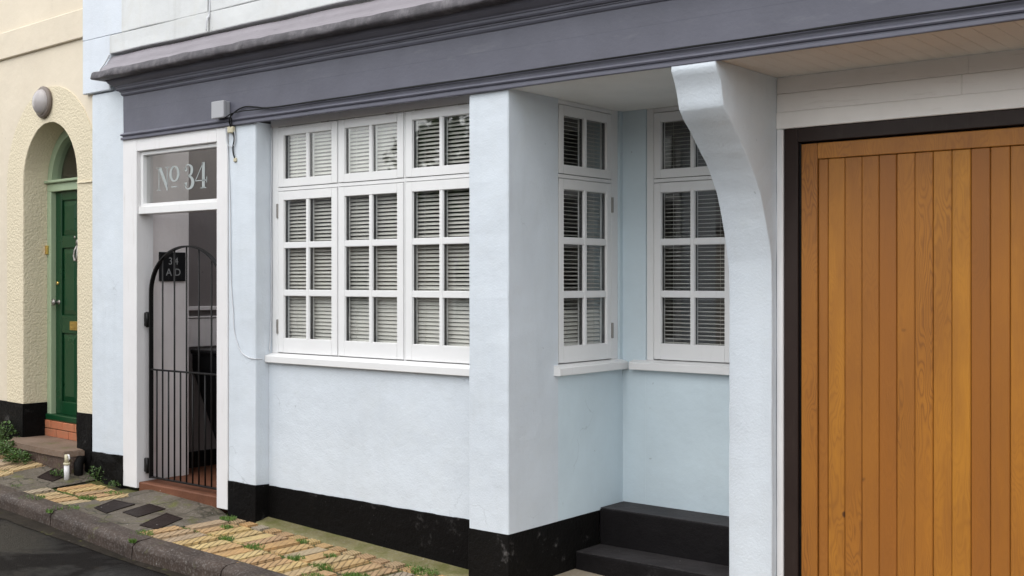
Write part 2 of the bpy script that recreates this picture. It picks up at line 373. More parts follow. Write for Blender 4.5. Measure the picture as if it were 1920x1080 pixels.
def rough_up(bm, amp, freq, axis_mask=(1, 1, 1), sub=0):
    if sub: bmesh.ops.subdivide_edges(bm, edges=bm.edges[:], cuts=sub, use_grid_fill=True)
    for v in bm.verts:
        n = noise.noise_vector(v.co * freq) * amp
        v.co += Vector((n.x * axis_mask[0], n.y * axis_mask[1], n.z * axis_mask[2]))
def gz(x, y=4.45):
    t = max(0.0, min(1.0, (-8.3 - x) / .8)); t = t * t * (3 - 2 * t)
    return -.2826 - .0422 * x + .105 * t * max(0.0, min(y, 5.3) - 4.45)

# ------------------------------------------------------------------ ground, road, kerb, pavement
def sloped(bm, x0, x1, y0, y1, dz, nx=1, lift=0):
    vs = [[bm.verts.new((x0 + (x1 - x0) * i / nx, y, gz(x0 + (x1 - x0) * i / nx, y) + dz + (lift if y == y1 else 0))) for y in (y0, y1)] for i in range(nx + 1)]
    for a, b in zip(vs, vs[1:]): bm.faces.new((a[0], b[0], b[1], a[1]))
bm = bmesh.new(); sloped(bm, -70, 70, -60, 60, -.16); g = obj('ground', bm, 'joint', origin=(0, 0, gz(0) - .16)); g['kind'] = 'structure'
bm = bmesh.new(); sloped(bm, -60, 60, -20, 4.40, -.115, 60)
road = obj('road', bm, 'asphalt', origin=(0, 0, gz(0) - .115)); road['kind'] = 'structure'
bm = bmesh.new(); ra = []
for i in range(121):
    x = -13 + i * .1; ra.append([bm.verts.new((x, y + noise.noise(Vector((x * 3, k, 0))) * .02 * (k == 0), gz(x) - .115 + dz)) for k, (y, dz) in enumerate(((4.235, .003), (4.30, .006), (4.42, .012)))])
for a, b in zip(ra, ra[1:]):
    for k in range(2): bm.faces.new((a[k], b[k], b[k + 1], a[k + 1])).smooth = True
obj('gutter_grit', bm, 'grit', road)
KERB = empty('kerb', (-6, 4.39, gz(-6))); KERB['kind'] = 'structure'
kx = [-26, -22, -18.5, -17.3, -16.2, -15.2, -14.2, -13.2, -12.1, -10.95, -9.95, -8.92, -7.77, -6.63, -5.77, -4.85, -3.9, -2.95, -2.0, -1.0, 0, 1]
kf = [4.4, 4.4, 4.4, 4.4, 4.4, 4.4, 4.4, 4.40, 4.40, 4.395, 4.395, 4.39, 4.36, 4.285, 4.335, 4.345, 4.35, 4.35, 4.35, 4.35, 4.35, 4.35]
for i in range(len(kx) - 1):
    x0, x1 = kx[i] + .006, kx[i + 1] - .006
    bm = bmesh.new(); n = 7; rings = []
    for k in range(n + 1):
        x = x0 + (x1 - x0) * k / n; f = kf[i] + (kf[i + 1] - kf[i]) * k / n; z = gz(x)
        e = .010 if k in (0, n) else 0
        jit = lambda s: noise.noise(Vector((x * 3.1, s, i))) * .007
        pr = [(f + .16, -.14), (f + .16, .004), (f + .055, .006 - e * .5 + jit(1)), (f + .028, -.001 - e + jit(2)), (f + .010, -.016 - e + jit(3)), (f + .002 + e * .4, -.045), (f + jit(4), -.14)]
        rings.append([bm.verts.new((x, y, z + dz)) for y, dz in pr])
    for a, b in zip(rings, rings[1:]):
        for k in range(len(a) - 1): bm.faces.new((a[k], a[k + 1], b[k + 1], b[k])).smooth = (1 < k < 5)
    bm.faces.new(rings[0]); bm.faces.new(rings[-1][::-1])
    obj('kerb_stone', bm, 'kerb', KERB)
bm = bmesh.new(); sloped(bm, -26, 3, 4.42, 5.3, -.016, 110); sloped(bm, -26, 3, 5.3, 6.8, -.016, 110)
PAVE = obj('pavement', bm, 'joint', origin=(-5, 5, gz(-5))); PAVE['kind'] = 'structure'
# clay pavers laid in courses, their long side across the pavement
pv = []
for k in range(6):
    bm = bmesh.new(); hx, hy = .0560, .1515
    box(bm, -hx, hx, -hy, hy, -.05, 0)
    for v in bm.verts: v.co += Vector((random.uniform(-.004, .004), random.uniform(-.005, .005), 0))
    bmesh.ops.bevel(bm, geom=[e for e in bm.edges if all(v.co.z > -.01 for v in e.verts)] + [e for e in bm.edges if abs(e.verts[0].co.z - e.verts[1].co.z) > .03], offset=.009, segments=2, affect='EDGES')
    me = bpy.data.meshes.new('paver'); bm.to_mesh(me); bm.free(); me.materials.append(M['paver']); pv.append(me)
slope = Matrix.Rotation(math.atan(.0422), 4, 'Y')
def cement(x, y):
    if -7.86 < x < -6.70 - (5.15 - y) * .25 and not (x < -7.45 and y > 4.95 and x < -7.6): return True
    return -9.08 < x < -8.48 and (y < 4.75 or x > -8.95)
for row, y in enumerate((4.61, 4.935, 5.262)):
    n0 = 0; x = -15 + row * .063
    while x < -4.45:
        x += .1285
        if row == 2 and not (x < -8.6 and x > -11.6 and False):
            if not (-11.5 < x < -10.1): continue
        if cement(x, y) or (row == 1 and -9.95 < x < -8.6 and False): continue
        yy = y + random.uniform(-.006, .006)
        if x > -6.9 and row == 1: yy += .0
        m = Matrix.Translation((x, yy, gz(x, yy) + random.uniform(-.009, .004))) @ slope @ Matrix.Rotation((gz(x, 5) - gz(x, 4.5)) * 2, 4, 'X') @ Matrix.Rotation(R(random.uniform(-1.6, 1.6)), 4, 'Z') @ Matrix.Rotation(R(random.uniform(-.8, .8)), 4, 'X')
        inst('paver', random.choice(pv), m, PAVE)
# short closers along the wall
for x in [q * .131 - 6.66 for q in range(0, 20)]:
    yy = 5.15
    m = Matrix.Translation((x, yy, gz(x) - random.uniform(.001, .008))) @ slope @ Matrix.Rotation(R(random.uniform(-2, 2)), 4, 'Z') @ Matrix.Diagonal((.97, .31, 1, 1))
    inst('paver', random.choice(pv), m, PAVE)
def patch(name, mat, outline, dz, thick=.03, n=1):
    bm = bmesh.new(); top = [bm.verts.new((x, y, 0)) for x, y in outline]; bm.faces.new(top)
    bmesh.ops.subdivide_edges(bm, edges=bm.edges[:], cuts=9, use_grid_fill=True)
    for v in bm.verts: v.co.z = gz(v.co.x, v.co.y) + dz + noise.noise(v.co * 5) * .003
    return obj(name, bm, mat, PAVE)
patch('cement_patch', 'cement', [(-7.93, 4.47), (-6.86, 4.46), (-6.66, 5.19), (-7.93, 5.19)], -.004)
bm = bmesh.new(); ra = []
for i in range(13):
    x = -7.97 + i * 1.13 / 12
    ra.append([bm.verts.new((x, y + noise.noise(Vector((x * 4, k, 2))) * .02 * (k < 2), gz(x) - .014 + (dz + .014) * min(1, i * .7, (12 - i) * .7) + noise.noise(Vector((x * 6, k, 1))) * .004)) for k, (y, dz) in enumerate(((4.99, -.012), (5.05, .008), (5.12, .022), (5.215, .030)))])
for a, b in zip(ra, ra[1:]):
    for k in range(3): bm.faces.new((a[k], b[k], b[k + 1], a[k + 1])).smooth = True
obj('cement_fillet', bm, 'cement', PAVE)
patch('forecourt_slab', 'forecourt', [(-4.28, 4.52), (2.9, 4.52), (2.9, 5.86), (-4.28, 5.86)], .002)
patch('cement_patch', 'cement', [(-9.12, 4.46), (-8.45, 4.46), (-8.5, 5.22), (-9.02, 5.2)], -.004)
bm = bmesh.new()
for i in range(24):
    x0 = -6.53 + i * .085
pts = [(-6.52 + i * .0875) for i in range(24)]
ra = [[bm.verts.new((x, y + noise.noise(Vector((x * 5, k, 0))) * .012 * (k == 0), gz(x) + dz)) for k, (y, dz) in enumerate(((5.185, -.012), (5.20, .004), (5.25, .010), (5.33, .028)))] for x in pts]
for a, b in zip(ra, ra[1:]):
    for k in range(3): bm.faces.new((a[k], b[k], b[k + 1], a[k + 1])).smooth = True
obj('cement_fillet', bm, 'moss', PAVE)

# ------------------------------------------------------------------ blue house
A = 5.20
BH = empty('blue_house', (-4.5, A, gz(-4.5)))
tag(BH, 'pale blue rendered terraced house with slate grey fascia and black plinth', 'house')
def wbox(name, mat, x0, x1, y0, y1, z0, z1, n=26, amp=.0022):
    bm = bmesh.new(); ra = []
    for i in range(n + 1):
        z = z0 + (z1 - z0) * i / n; ring = []
        for k, (x, y) in enumerate(((x0, y1), (x0, y0 + .006), (x0 + .006, y0), ((x0 + x1) / 2, y0), (x1 - .006, y0), (x1, y0 + .006), (x1, y1))):
            nn = noise.noise_vector(Vector((x * 3, y * 3, z * 7))) * amp + noise.noise_vector(Vector((x * 9, y * 9, z * 31))) * amp * .6; ring.append(bm.verts.new((x + nn.x * (0 < k < 6), y + nn.y * (0 < k < 6), z)))
        ra.append(ring)
    for a, b in zip(ra, ra[1:]):
        for k in range(7): bm.faces.new((a[k], b[k], b[(k + 1) % 7], a[(k + 1) % 7]))
    bm.faces.new(ra[0]); bm.faces.new(ra[-1][::-1]); return obj(name, bm, mat, BH)
def part(name, mat, *b, bev=.004, parent=None, seg=1): return obj(name, nb(*b, bev=bev, seg=seg), mat, parent or BH)
def wavy(x0, x1, y0, y1, z0, z1, mat, n=30, amp=.004):
    bm = bmesh.new(); ra = []
    for i in range(n + 1):
        x = x0 + (x1 - x0) * i / n; j = noise.noise(Vector((x * 9, z1, y0))) * amp + noise.noise(Vector((x * 31, z1, 2))) * amp * .5; d = noise.noise(Vector((x * 5, 3, y0))) * .002
        ra.append([bm.verts.new(p) for p in ((x, y0 + d, z0), (x, y0 + d, z1 - .006 + j), (x, y0 + .004, z1 + j), (x, y1, z1 - .012), (x, y1, z0))])
    for a, b in zip(ra, ra[1:]):
        for k in range(5): bm.faces.new((a[k], b[k], b[(k + 1) % 5], a[(k + 1) % 5]))
    bm.faces.new(ra[0]); bm.faces.new(ra[-1][::-1]); return obj('plinth', bm, mat, BH)
# front wall left of the entrance
part('wall', 'blue', -8.615, -8.153, A, 5.335, .29, 3.215, bev=.01)
part('upper_wall', 'blue_pale', -8.712, -8.309, A - .025, 5.5, 3.222, 3.66, bev=.006)
part('upper_wall', 'blue_pale', -8.7118, -8.142, A - .0252, 5.5, 3.6605, 6.4, bev=.004)
part('wall', 'blue', -8.615, -8.12, A + .05, 5.5, 3.2155, 3.50, bev=0)
bm = nb(-8.60, -8.158, A - .022, 5.33, -.05, .30); bmesh.ops.subdivide_edges(bm, edges=bm.edges[:], cuts=5, use_grid_fill=True)
rough_up(bm, .022, 9); obj('plinth', bm, 'plinth_worn', BH)
# upper white wall above the cornice, a weathered plaster band at its foot
part('upper_wall', 'white_wall', -8.14, 2.5, A + .03, 5.5, 3.56, 6.4, bev=0)
def slab(name, x0, x1, z0, z1, y, n):
    bm = bmesh.new(); ra = []
    for i in range(n + 1):
        x = x0 + (x1 - x0) * i / n; j0 = noise.noise(Vector((x * 2.2, z0, 0))) * .007; j1 = noise.noise(Vector((x * 1.7, z1, 4))) * .005
        ra.append([bm.verts.new(p) for p in ((x, A + .06, z0 + j0), (x, y + .003, z0 + j0), (x, y, z0 + .006 + j0), (x, y + noise.noise(Vector((x, 1, z0))) * .003, (z0 + z1) / 2), (x, y, z1 - .003 + j1), (x, y + .003, z1 + j1), (x, A + .06, z1 + j1))])
    for a, b in zip(ra, ra[1:]):
        for k in range(6): bm.faces.new((a[k], b[k], b[k + 1], a[k + 1]))
    bm.faces.new(ra[0]); bm.faces.new(ra[-1][::-1]); obj(name, bm, 'white_wall', BH)
slab('plaster_band', -8.305, -7.02, 3.513, 3.655, A - .030, 14); slab('plaster_band', -7.005, 2.4, 3.513, 3.655, A - .027, 80)
slab('plaster_panel', -8.14, -7.03, 3.660, 6.3, A - .028, 12); slab('plaster_panel', -7.0, 2.4, 3.659, 6.3, A - .026, 60)
# fascia: swept profile with a mitred return at its left end
def swept(name, mat, prof, x_end, x_right, back=.12, lump=0, seg=1, parent=None, smooth=(), flat=False):
    bm = bmesh.new(); rings = []
    xs = [None] + [x_right * i / seg for i in range(seg + 1)]
    n = seg
    for i in range(n + 2):
        ring = []
        for k, (p, z) in enumerate(prof):
            if i == 0: x, y = x_end - p, A + back
            elif i == 1: x, y = x_end - p, A - p
            else:
                t = (i - 1) / n; x, y = (x_end - p) + (x_right - x_end + p) * t, A - p
            if lump and i > 1:
                q = Vector((x * (1.5 if flat else 7), (0 if flat else k * 1.7), 3)); y += noise.noise(q) * lump * (.3 + (k in smooth)); z += noise.noise(q + Vector((9, 0, 0))) * lump + noise.noise(Vector((x * 1.2, k * .4, 7))) * lump
            ring.append(bm.verts.new((x, y, z)))
        rings.append(ring)
    for a, b in zip(rings, rings[1:]):
        for k in range(len(prof) - 1):
            f = bm.faces.new((a[k], b[k], b[k + 1], a[k + 1])); f.smooth = (bool(lump) and not flat) or k in smooth
    bm.faces.new(rings[-1])
    return obj(name, bm, mat, parent or BH)
XE = -8.128
FAS = swept('fascia', 'slate', [(-.02, 2.815), (.006, 2.806), (.025, 2.806), (.027, 2.810), (.027, 2.824), (.016, 2.828), (.016, 2.836), (.026, 2.838), (.031, 2.846), (.027, 2.854), (.013, 2.860), (.010, 2.866), (.0118, 3.04), (.0122, 3.042), (.0122, 3.164), (-.05, 3.166)], XE, 2.4, back=.02, seg=60, lump=.0022, flat=True)
COR = swept('cornice', 'slate', [(-.05, 3.154), (.016, 3.154), (.021, 3.158), (.027, 3.168), (.027, 3.180), (.034, 3.184), (.034, 3.190), (.046, 3.193), (.053, 3.203), (.054, 3.216), (.061, 3.219), (.063, 3.228), (.080, 3.238), (.098, 3.254), (.108, 3.272), (.111, 3.282), (.155, 3.284), (-.05, 3.296)], XE, 2.4, back=.02, seg=60, lump=.0022, flat=True)
swept('lead_edge', 'lead', [(-.04, 3.285), (.165, 3.279), (.186, 3.281), (.192, 3.290), (.184, 3.333), (.172, 3.343), (.140, 3.349), (.10, 3.352)], XE, 2.4, lump=.008, seg=220, back=.04, parent=COR, smooth=(2, 3, 4, 5))
bm = bmesh.new(); ra = []
pr = [(.142, 3.340), (.140, 3.353), (.128, 3.358), (.120, 3.374), (.112, 3.376), (.096, 3.392), (.090, 3.393), (.074, 3.410), (.068, 3.411), (.040, 3.452), (.012, 3.486), (-.08, 3.492)]
for i in range(161):
    x = -8.305 + 10.7 * i / 160
    ra.append([bm.verts.new((x + .12 * (p / .14) ** 2 * (i == 0) * .3, A - p + noise.noise(Vector((x * 4, k * .8, 1))) * .004, z + noise.noise(Vector((x * 2.5, k * .5, 9))) * .007)) for k, (p, z) in enumerate(pr)])
for a, b in zip(ra, ra[1:]):
    for k in range(len(pr) - 1): bm.faces.new((a[k], b[k], b[k + 1], a[k + 1])).smooth = True
bm.faces.new(ra[0]); obj('lead_flashing', bm, 'lead_top', COR)
# entrance: frame, transom light, passage
DF = empty('entrance', (-7.45, A, .05), parent=BH)
def dpart(name, mat, *b, bev=.004, **k): return obj(name, nb(*b, bev=bev), mat, DF, **k)
dpart('door_frame', 'white_worn', -8.153, -7.965, A - .008, 5.345, gz(-8.1) + .01, 2.812)
dpart('door_frame', 'white_worn', -6.952, -6.826, A - .008, 5.345, gz(-6.85) + .035, 2.812)
dpart('door_frame', 'white_worn', -7.9645, -6.9525, A - .006, 5.335, 2.706, 2.811)
dpart('transom_bar', 'white', -7.9645, -6.9525, A + .008, 5.315, 2.214, 2.274)
bm = bmesh.new()
for b in ((-7.964, -7.928, 5.225, 5.29, 2.2745, 2.7055), (-6.985, -6.953, 5.225, 5.29, 2.2745, 2.7055), (-7.927, -6.986, 5.225, 5.29, 2.675, 2.7055), (-7.927, -6.986, 5.225, 5.29, 2.2745, 2.296)): box(bm, *b, bev=.003)
obj('transom_frame', bm, 'white', DF)
obj('transom_pane', nb(-7.93, -6.98, 5.257, 5.262, 2.29, 2.68), 'glass_transom', DF)
dpart('threshold', 'terracotta', -7.9645, -6.9525, A + .01, 5.60, -.02, .118, bev=.008)
# lettering on the transom glass
def ribbon(bm, pts, ws, y0, y1):
    n = len(pts); L = []; Rr = []
    for i, (x, z) in enumerate(pts):
        a = pts[max(i - 1, 0)]; b = pts[min(i + 1, n - 1)]
        dx, dz = b[0] - a[0], b[1] - a[1]; l = math.hypot(dx, dz) or 1
        L.append((x - dz / l * ws[i], z + dx / l * ws[i])); Rr.append((x + dz / l * ws[i], z - dx / l * ws[i]))
    for i in range(n - 1):
        q = [L[i], L[i + 1], Rr[i + 1], Rr[i]]
        a = [bm.verts.new((x, y0, z)) for x, z in q]; b = [bm.verts.new((x, y1, z)) for x, z in q]
        bm.faces.new(a); bm.faces.new(b[::-1])
        for k in range(4): bm.faces.new((a[k], a[(k + 1) % 4], b[(k + 1) % 4], b[k]))
def rect2(bm, x0, x1, z0, z1, y0, y1): box(bm, x0, x1, y0, y1, z0, z1)
def disc2(bm, x, z, r, y0, y1):
    prism(bm, [(x + r * math.cos(t * math.pi / 8), z + r * math.sin(t * math.pi / 8)) for t in range(16)], y0, y1, 'y')
def glyphs():
    out = []; bm = bmesh.new(); y0, y1 = 5.2535, 5.2562
    # N
    x0, x1, z0, z1 = -7.790, -7.615, 2.392, 2.570; w_ = x1 - x0
    rect2(bm, x0 + .030, x0 + .036, z0, z1, y0, y1); rect2(bm, x1 - .036, x1 - .030, z0 + .03, z1, y0, y1)
    rect2(bm, x0 + .008, x0 + .058, z0, z0 + .005, y0, y1); rect2(bm, x0, x0 + .04, z1 - .005, z1, y0, y1); rect2(bm, x1 - .060, x1 - .006, z1 - .005, z1, y0, y1)
    prism(bm, [(x0 + .026, z1), (x0 + .066, z1), (x1 - .030, z0 + .035), (x1 - .030, z0 - .004), (x1 - .036, z0 - .004)], y0, y1 - .0005, 'y')
    out.append(bm); bm = bmesh.new()
    # raised o and its dash
    cx, cz, rx, rz = -7.556, 2.512, .050, .056; pts = []; ws = []
    for k in range(33):
        t = 2 * math.pi * k / 32; pts.append((cx + rx * math.cos(t), cz + rz * math.sin(t))); ws.append(.004 + .011 * abs(math.cos(t)) ** 1.5)
    ribbon(bm, pts, ws, y0, y1)
    out.append(bm); bm = bmesh.new()
    rect2(bm, -7.592, -7.522, 2.410, 2.417, y0, y1)
    out.append(bm); bm = bmesh.new()
    # 3
    ox, oz, sx_, sz_ = -7.432, 2.386, .118, .186
    def path(ctrl, n=14):
        out = []; c = [ctrl[0]] + ctrl + [ctrl[-1]]
        for i in range(1, len(c) - 2):
            for j in range(n):
                t = j / n; p = [.5 * (2 * c[i][d] + (c[i + 1][d] - c[i - 1][d]) * t + (2 * c[i - 1][d] - 5 * c[i][d] + 4 * c[i + 1][d] - c[i + 2][d]) * t * t + (3 * c[i][d] - c[i - 1][d] - 3 * c[i + 1][d] + c[i + 2][d]) * t ** 3) for d in range(3)]
                out.append(p)
        out.append(ctrl[-1]); return out
    for ctrl in ([(.12, .80, .004), (.25, .95, .004), (.5, .99, .005), (.78, .88, .012), (.82, .75, .016), (.72, .60, .011), (.42, .525, .003)],
                 [(.42, .525, .003), (.72, .47, .009), (.92, .30, .018), (.82, .11, .015), (.5, .01, .005), (.22, .05, .004), (.1, .2, .004)]):
        p = path(ctrl, 6); ribbon(bm, [(ox + q[0] * sx_, oz + q[1] * sz_) for q in p], [q[2] for q in p], y0, y1)
    disc2(bm, ox + .20 * sx_, oz + .80 * sz_, .014, y0, y1 - .0004); disc2(bm, ox + .19 * sx_, oz + .21 * sz_, .014, y0, y1 - .0004)
    out.append(bm); bm = bmesh.new()
    # 4
    rect2(bm, -7.208, -7.176, 2.388, 2.578, y0, y1); rect2(bm, -7.226, -7.158, 2.384, 2.390, y0, y1 - .0003)
    ribbon(bm, [(-7.195, 2.574), (-7.290, 2.445)], [.004, .003], y0, y1 - .0004); rect2(bm, -7.294, -7.150, 2.440, 2.447, y0, y1 - .0006)
    ribbon(bm, [(-7.153, 2.425), (-7.151, 2.47)], [.003, .003], y0, y1 - .0006)
    return out + [bm]
for g_ in glyphs(): obj('letter', g_, 'etch', DF)
# passage behind the gate
PS = empty('passage', (-7.4, 6.4, .1), parent=BH)
def ppart(name, mat, *b, bev=.004): return obj(name, nb(*b, bev=bev), mat, PS)
ppart('passage_wall', 'passage', -8.35, -8.03, 5.347, 5.73, .0, 2.81, bev=.012)
ppart('passage_wall', 'shaded_wall', -8.55, -8.30, 5.735, 8.6, .0, 4.6)
ppart('passage_wall', 'shaded_wall', -6.945, -6.85, 5.347, 8.6, .0, 2.81)
ppart('passage_wall', 'shaded_wall', -8.55, -6.85, 8.6, 8.7, .0, 2.81)
ppart('passage_ceiling', 'passage', -8.55, -6.85, 5.347, 5.52, 2.812, 2.86, bev=0)
ppart('passage_floor', 'terracotta', -8.55, -6.85, 5.605, 8.7, .0, .10, bev=0)
ppart('skirting', 'black_plastic', -8.298, -8.28, 5.74, 8.6, .102, .24)
ppart('dado_rail', 'passage', -8.298, -8.265, 5.74, 8.6, 1.44, 1.475)
ppart('dado_rail', 'passage', -8.298, -8.275, 5.74, 8.6, 1.375, 1.39)
ppart('wall_panel', 'passage', -8.298, -8.282, 5.74, 7.2, 1.13, 1.37)
# pilaster, window panel, pier
wbox('pilaster', 'blue', -6.822, -6.517, A, 5.42, .240, 2.812)
wavy(-6.823, -6.512, A - .005, 5.42, -.06, .254, 'plinth', 14)
part('wall', 'blue', -6.516, -4.527, 5.318, 5.48, .236, 1.114, bev=0)
wavy(-6.511, -4.529, 5.310, 5.48, -.12, .238, 'plinth', 60)
part('lintel', 'cream', -6.516, -4.527, 5.335, 5.48, 2.786, 2.88, bev=0)
wbox('pier', 'blue', -4.526, -4.223, A, 5.684, .2216, 2.812, n=34)
part('plinth', 'plinth_worn', -4.528, -4.221, A - .003, 6.127, -.35, .2215, bev=.004)
part('wall', 'blue_deep', -4.50, -4.2235, 5.6845, 6.40, .222, 1.112, bev=0)
part('wall', 'blue_deep', -4.50, -4.2235, 6.362, 6.40, 1.1125, 2.812, bev=0)
part('wall', 'blue_deep', -4.50, -4.046, 6.4005, 6.55, .235, 2.812, bev=0)
part('wall', 'blue_deep', -4.0455, -3.118, 6.4005, 6.55, .235, 1.112, bev=0)
part('wall', 'blue_deep', -3.39, -3.118, 6.4005, 6.55, 1.1125, 2.812, bev=0)
# alcove steps
part('step', 'step', -4.2205, -3.121, 6.128, 6.56, -.35, .2335, bev=.008, seg=2)
part('step', 'step', -4.2195, -3.121, 5.858, 6.1275, -.35, .001, bev=.008, seg=2)
part('tread', 'tread_grey', -4.218, -3.123, 6.134, 6.40, .2337, .2395, bev=.002)
part('tread', 'tread_grey', -4.217, -3.123, 5.864, 6.126, .0012, .007, bev=.002)
# curved corbel column
prof = [(5.176, 2.812), (5.178, 2.776), (5.193, 2.752), (5.222, 2.715), (5.240, 2.672), (5.249, 2.625), (5.256, 2.592), (5.299, 2.546), (5.38, 2.477), (5.463, 2.402), (5.548, 2.318), (5.615, 2.235), (5.668, 2.148), (5.716, 2.045), (5.752, 1.946), (5.780, 1.85), (5.796, 1.75), (5.80, 1.66), (5.80, -.40), (6.555, -.40), (6.555, 2.812)]
def smooth_prof(p, n=4):
    out = []
    for i in range(6, 16):
        a, b, c, d = p[i - 1], p[i], p[i + 1], p[i + 2] if i < 15 else (5.80, 1.56)
        for j in range(n):
            t = j / n; out.append(tuple(.5 * (2 * b[k] + (c[k] - a[k]) * t + (2 * a[k] - 5 * b[k] + 4 * c[k] - d[k]) * t * t + (3 * b[k] - a[k] - 3 * c[k] + d[k]) * t ** 3) for k in (0, 1)))
    return p[:6] + out + p[16:]
prof2 = smooth_prof(prof); k0 = prof2.index((5.80, 1.66)); prof2 = prof2[:k0 + 1] + [(5.80, 1.66 - .07 * q) for q in range(1, 29)] + prof2[k0 + 1:]
bm = bmesh.new(); prism(bm, prof2, -3.118, -2.857, 'x')
for v in bm.verts:
    if v.co.y < 5.82 and v.co.z < 2.80: v.co += noise.noise_vector(v.co * 6) * .004 + noise.noise_vector(v.co * 24) * .0022
for f in bm.faces:
    if len(f.verts) == 4: f.smooth = abs(f.normal.x) < .5 and f.calc_center_median().y < 5.81 and f.calc_center_median().z < 2.80 and f.calc_area() < .05
bmesh.ops.recalc_face_normals(bm, faces=bm.faces[:])
big = [f for f in bm.faces if len(f.verts) > 8]
bmesh.ops.bevel(bm, geom=[e for f in big for e in f.edges if max(v.co.y for v in e.verts) < 5.9], offset=.004, segments=1, affect='EDGES', clamp_overlap=True)
obj('corbel_column', bm, 'blue_rough', BH)
# soffit: plain over the alcove, narrow boards over the garage
SOF = part('soffit', 'soffit_white', -4.53, -2.985, A - .002, 6.56, 2.8125, 2.84, bev=0)
x = -2.983
while x < 1.2:
    obj('soffit_board', nb(x, x + .088, A - .002, 5.90, 2.8135, 2.838, bev=.002), 'cream', SOF); x += .0905
# cladding over the garage door
CL = empty('cladding', (-1.4, 5.86, 2.52), parent=BH)
for z0, z1, y0, cuts in ((2.7195, 2.809, 5.860, [-1.83]), (2.6185, 2.7185, 5.858, [-1.86]), (2.527, 2.6175, 5.850, [])):
    xs = [-2.8565] + cuts + [.35]
    for a, b in zip(xs, xs[1:]): obj('board', nb(a + .0001, b - .0003, y0, 5.95, z0, z1, bev=.003), 'board', CL)
part('trim', 'white_worn', -2.855, -2.818, 5.853, 5.95, -.38, 2.5265, bev=.004)
part('garage_wall', 'shaded_wall', -2.856, .35, 5.955, 6.05, -.4, 2.812, bev=0)
# garage door
GD = empty('garage_door', (-1.45, 5.87, -.3), parent=BH)
def gpart(name, mat, *b, bev=.003): return obj(name, nb(*b, bev=bev), mat, GD)
gpart('door_frame', 'brown', -2.817, -2.737, 5.866, 5.95, -.38, 2.526)
gpart('door_frame', 'brown', -2.7365, .21, 5.866, 5.95, 2.449, 2.526)
gpart('door_frame', 'brown', .13, .21, 5.866, 5.95, -.38, 2.4485)
gpart('gap_shade', 'black_plastic', -2.7365, -2.727, 5.890, 5.95, -.38, 2.448, bev=0)  # black strip standing in for the shade in the gap beside the door
gpart('stile', 'wood', -2.719, -2.628, 5.874, 5.935, -.34, 2.437)
gpart('stile', 'wood', .03, .122, 5.874, 5.935, -.34, 2.437)
gpart('rail', 'wood', -2.627, .029, 5.875, 5.935, 2.352, 2.437)
gpart('rail', 'wood', -2.627, .029, 5.875, 5.935, -.34, -.21)
px = [-2.6265, -2.571]
while px[-1] < -.06: px.append(px[-1] + .0931)
px[-1] = .0285
for a, b in zip(px, px[1:]):
    bm = nb(a + .0010, b - .0010, 5.886, 5.93, -.209, 2.3515, bev=.0045)
    for v in bm.verts: v.co.y += random.uniform(-.0012, .0012)
    obj('plank', bm, 'wood', GD)
part('trim', 'white_worn', .211, .25, 5.853, 5.95, -.38, 2.5265)
part('pier', 'blue', .252, .9, 5.80, 6.5, -.4, 2.812)
# room behind the windows
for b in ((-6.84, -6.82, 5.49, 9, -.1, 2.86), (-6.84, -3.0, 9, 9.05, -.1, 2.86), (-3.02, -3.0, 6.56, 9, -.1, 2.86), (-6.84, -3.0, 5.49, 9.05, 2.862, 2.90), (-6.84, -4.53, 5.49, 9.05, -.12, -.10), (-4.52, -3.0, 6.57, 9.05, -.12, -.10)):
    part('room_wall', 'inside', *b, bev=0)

# ------------------------------------------------------------------ house across the street (only its light and its reflection reach the picture)
OH = empty('opposite_house', (-6, -8.2, gz(-6))); tag(OH, 'pale house across the street, seen only as a reflection in the window glass', 'house')
obj('wall', nb(-48, 22, -8.8, -8.2, -1.4, 2.75), 'opp_wall', OH)
bm = bmesh.new(); prism(bm, [(-7.95, 2.70), (-7.95, 2.80), (-11.2, 4.4), (-11.4, 4.2), (-8.6, 2.70)], -48, 22, 'x'); obj('roof', bm, 'opp_roof', OH)
obj('reflection_wall', nb(-60, -24.2, -9.0, -8.25, -1, 9.5), 'opp_wall', OH)  # unseen wall added to keep bright sky out of the fanlight reflection
for k in range(18):
    x = -46.5 + k * 3.7
    for z in (.75,):
        wn = obj('window', nb(x, x + 1.1, -8.215, -8.17, z, z + 1.4, bev=.01), 'white', OH); obj('pane', nb(x + .08, x + 1.02, -8.169, -8.164, z + .08, z + 1.32), 'opp_glass', wn)
TR = empty('garden_tree', (-17.6, -9.5, gz(-17.6))); tag(TR, 'leafy green tree across the street, seen only as a reflection in the window', 'tree')
bm = bmesh.new(); tube(bm, [(-17.6, -9.5, -.4), (-17.5, -9.5, 2), (-17.7, -9.4, 3.6), (-17.5, -9.6, 5.2)], [.22, .17, .13, .06], 10)
for k in range(7): a = k * .9; tube(bm, [(-17.6, -9.5, 2.4 + k * .3), (-17.6 + math.cos(a) * .9, -9.5 + math.sin(a) * .8, 3.4 + k * .35), (-17.6 + math.cos(a) * 1.5, -9.5 + math.sin(a) * 1.2, 4.2 + k * .3)], [.07, .05, .02], 6)
obj('trunk', bm, 'bark', TR); bm = bmesh.new()
for k in range(2600):
    a, e_, q = random.uniform(0, 6.28), random.uniform(-1, 1), random.random() ** .4
    p = Vector((-17.6 + 2.1 * q * math.cos(a) * math.sqrt(1 - e_ * e_), -9.5 + 1.7 * q * math.sin(a) * math.sqrt(1 - e_ * e_), 4.6 + 2.0 * q * e_)); p += noise.noise_vector(p * .9) * .5
    d = Vector((random.uniform(-1, 1), random.uniform(-1, 1), random.uniform(-1, 1))).normalized(); s_ = d.orthogonal().normalized()
    bm.faces.new([bm.verts.new(p + v_) for v_ in (-d * .10, s_ * .07, d * .13, -s_ * .07)])
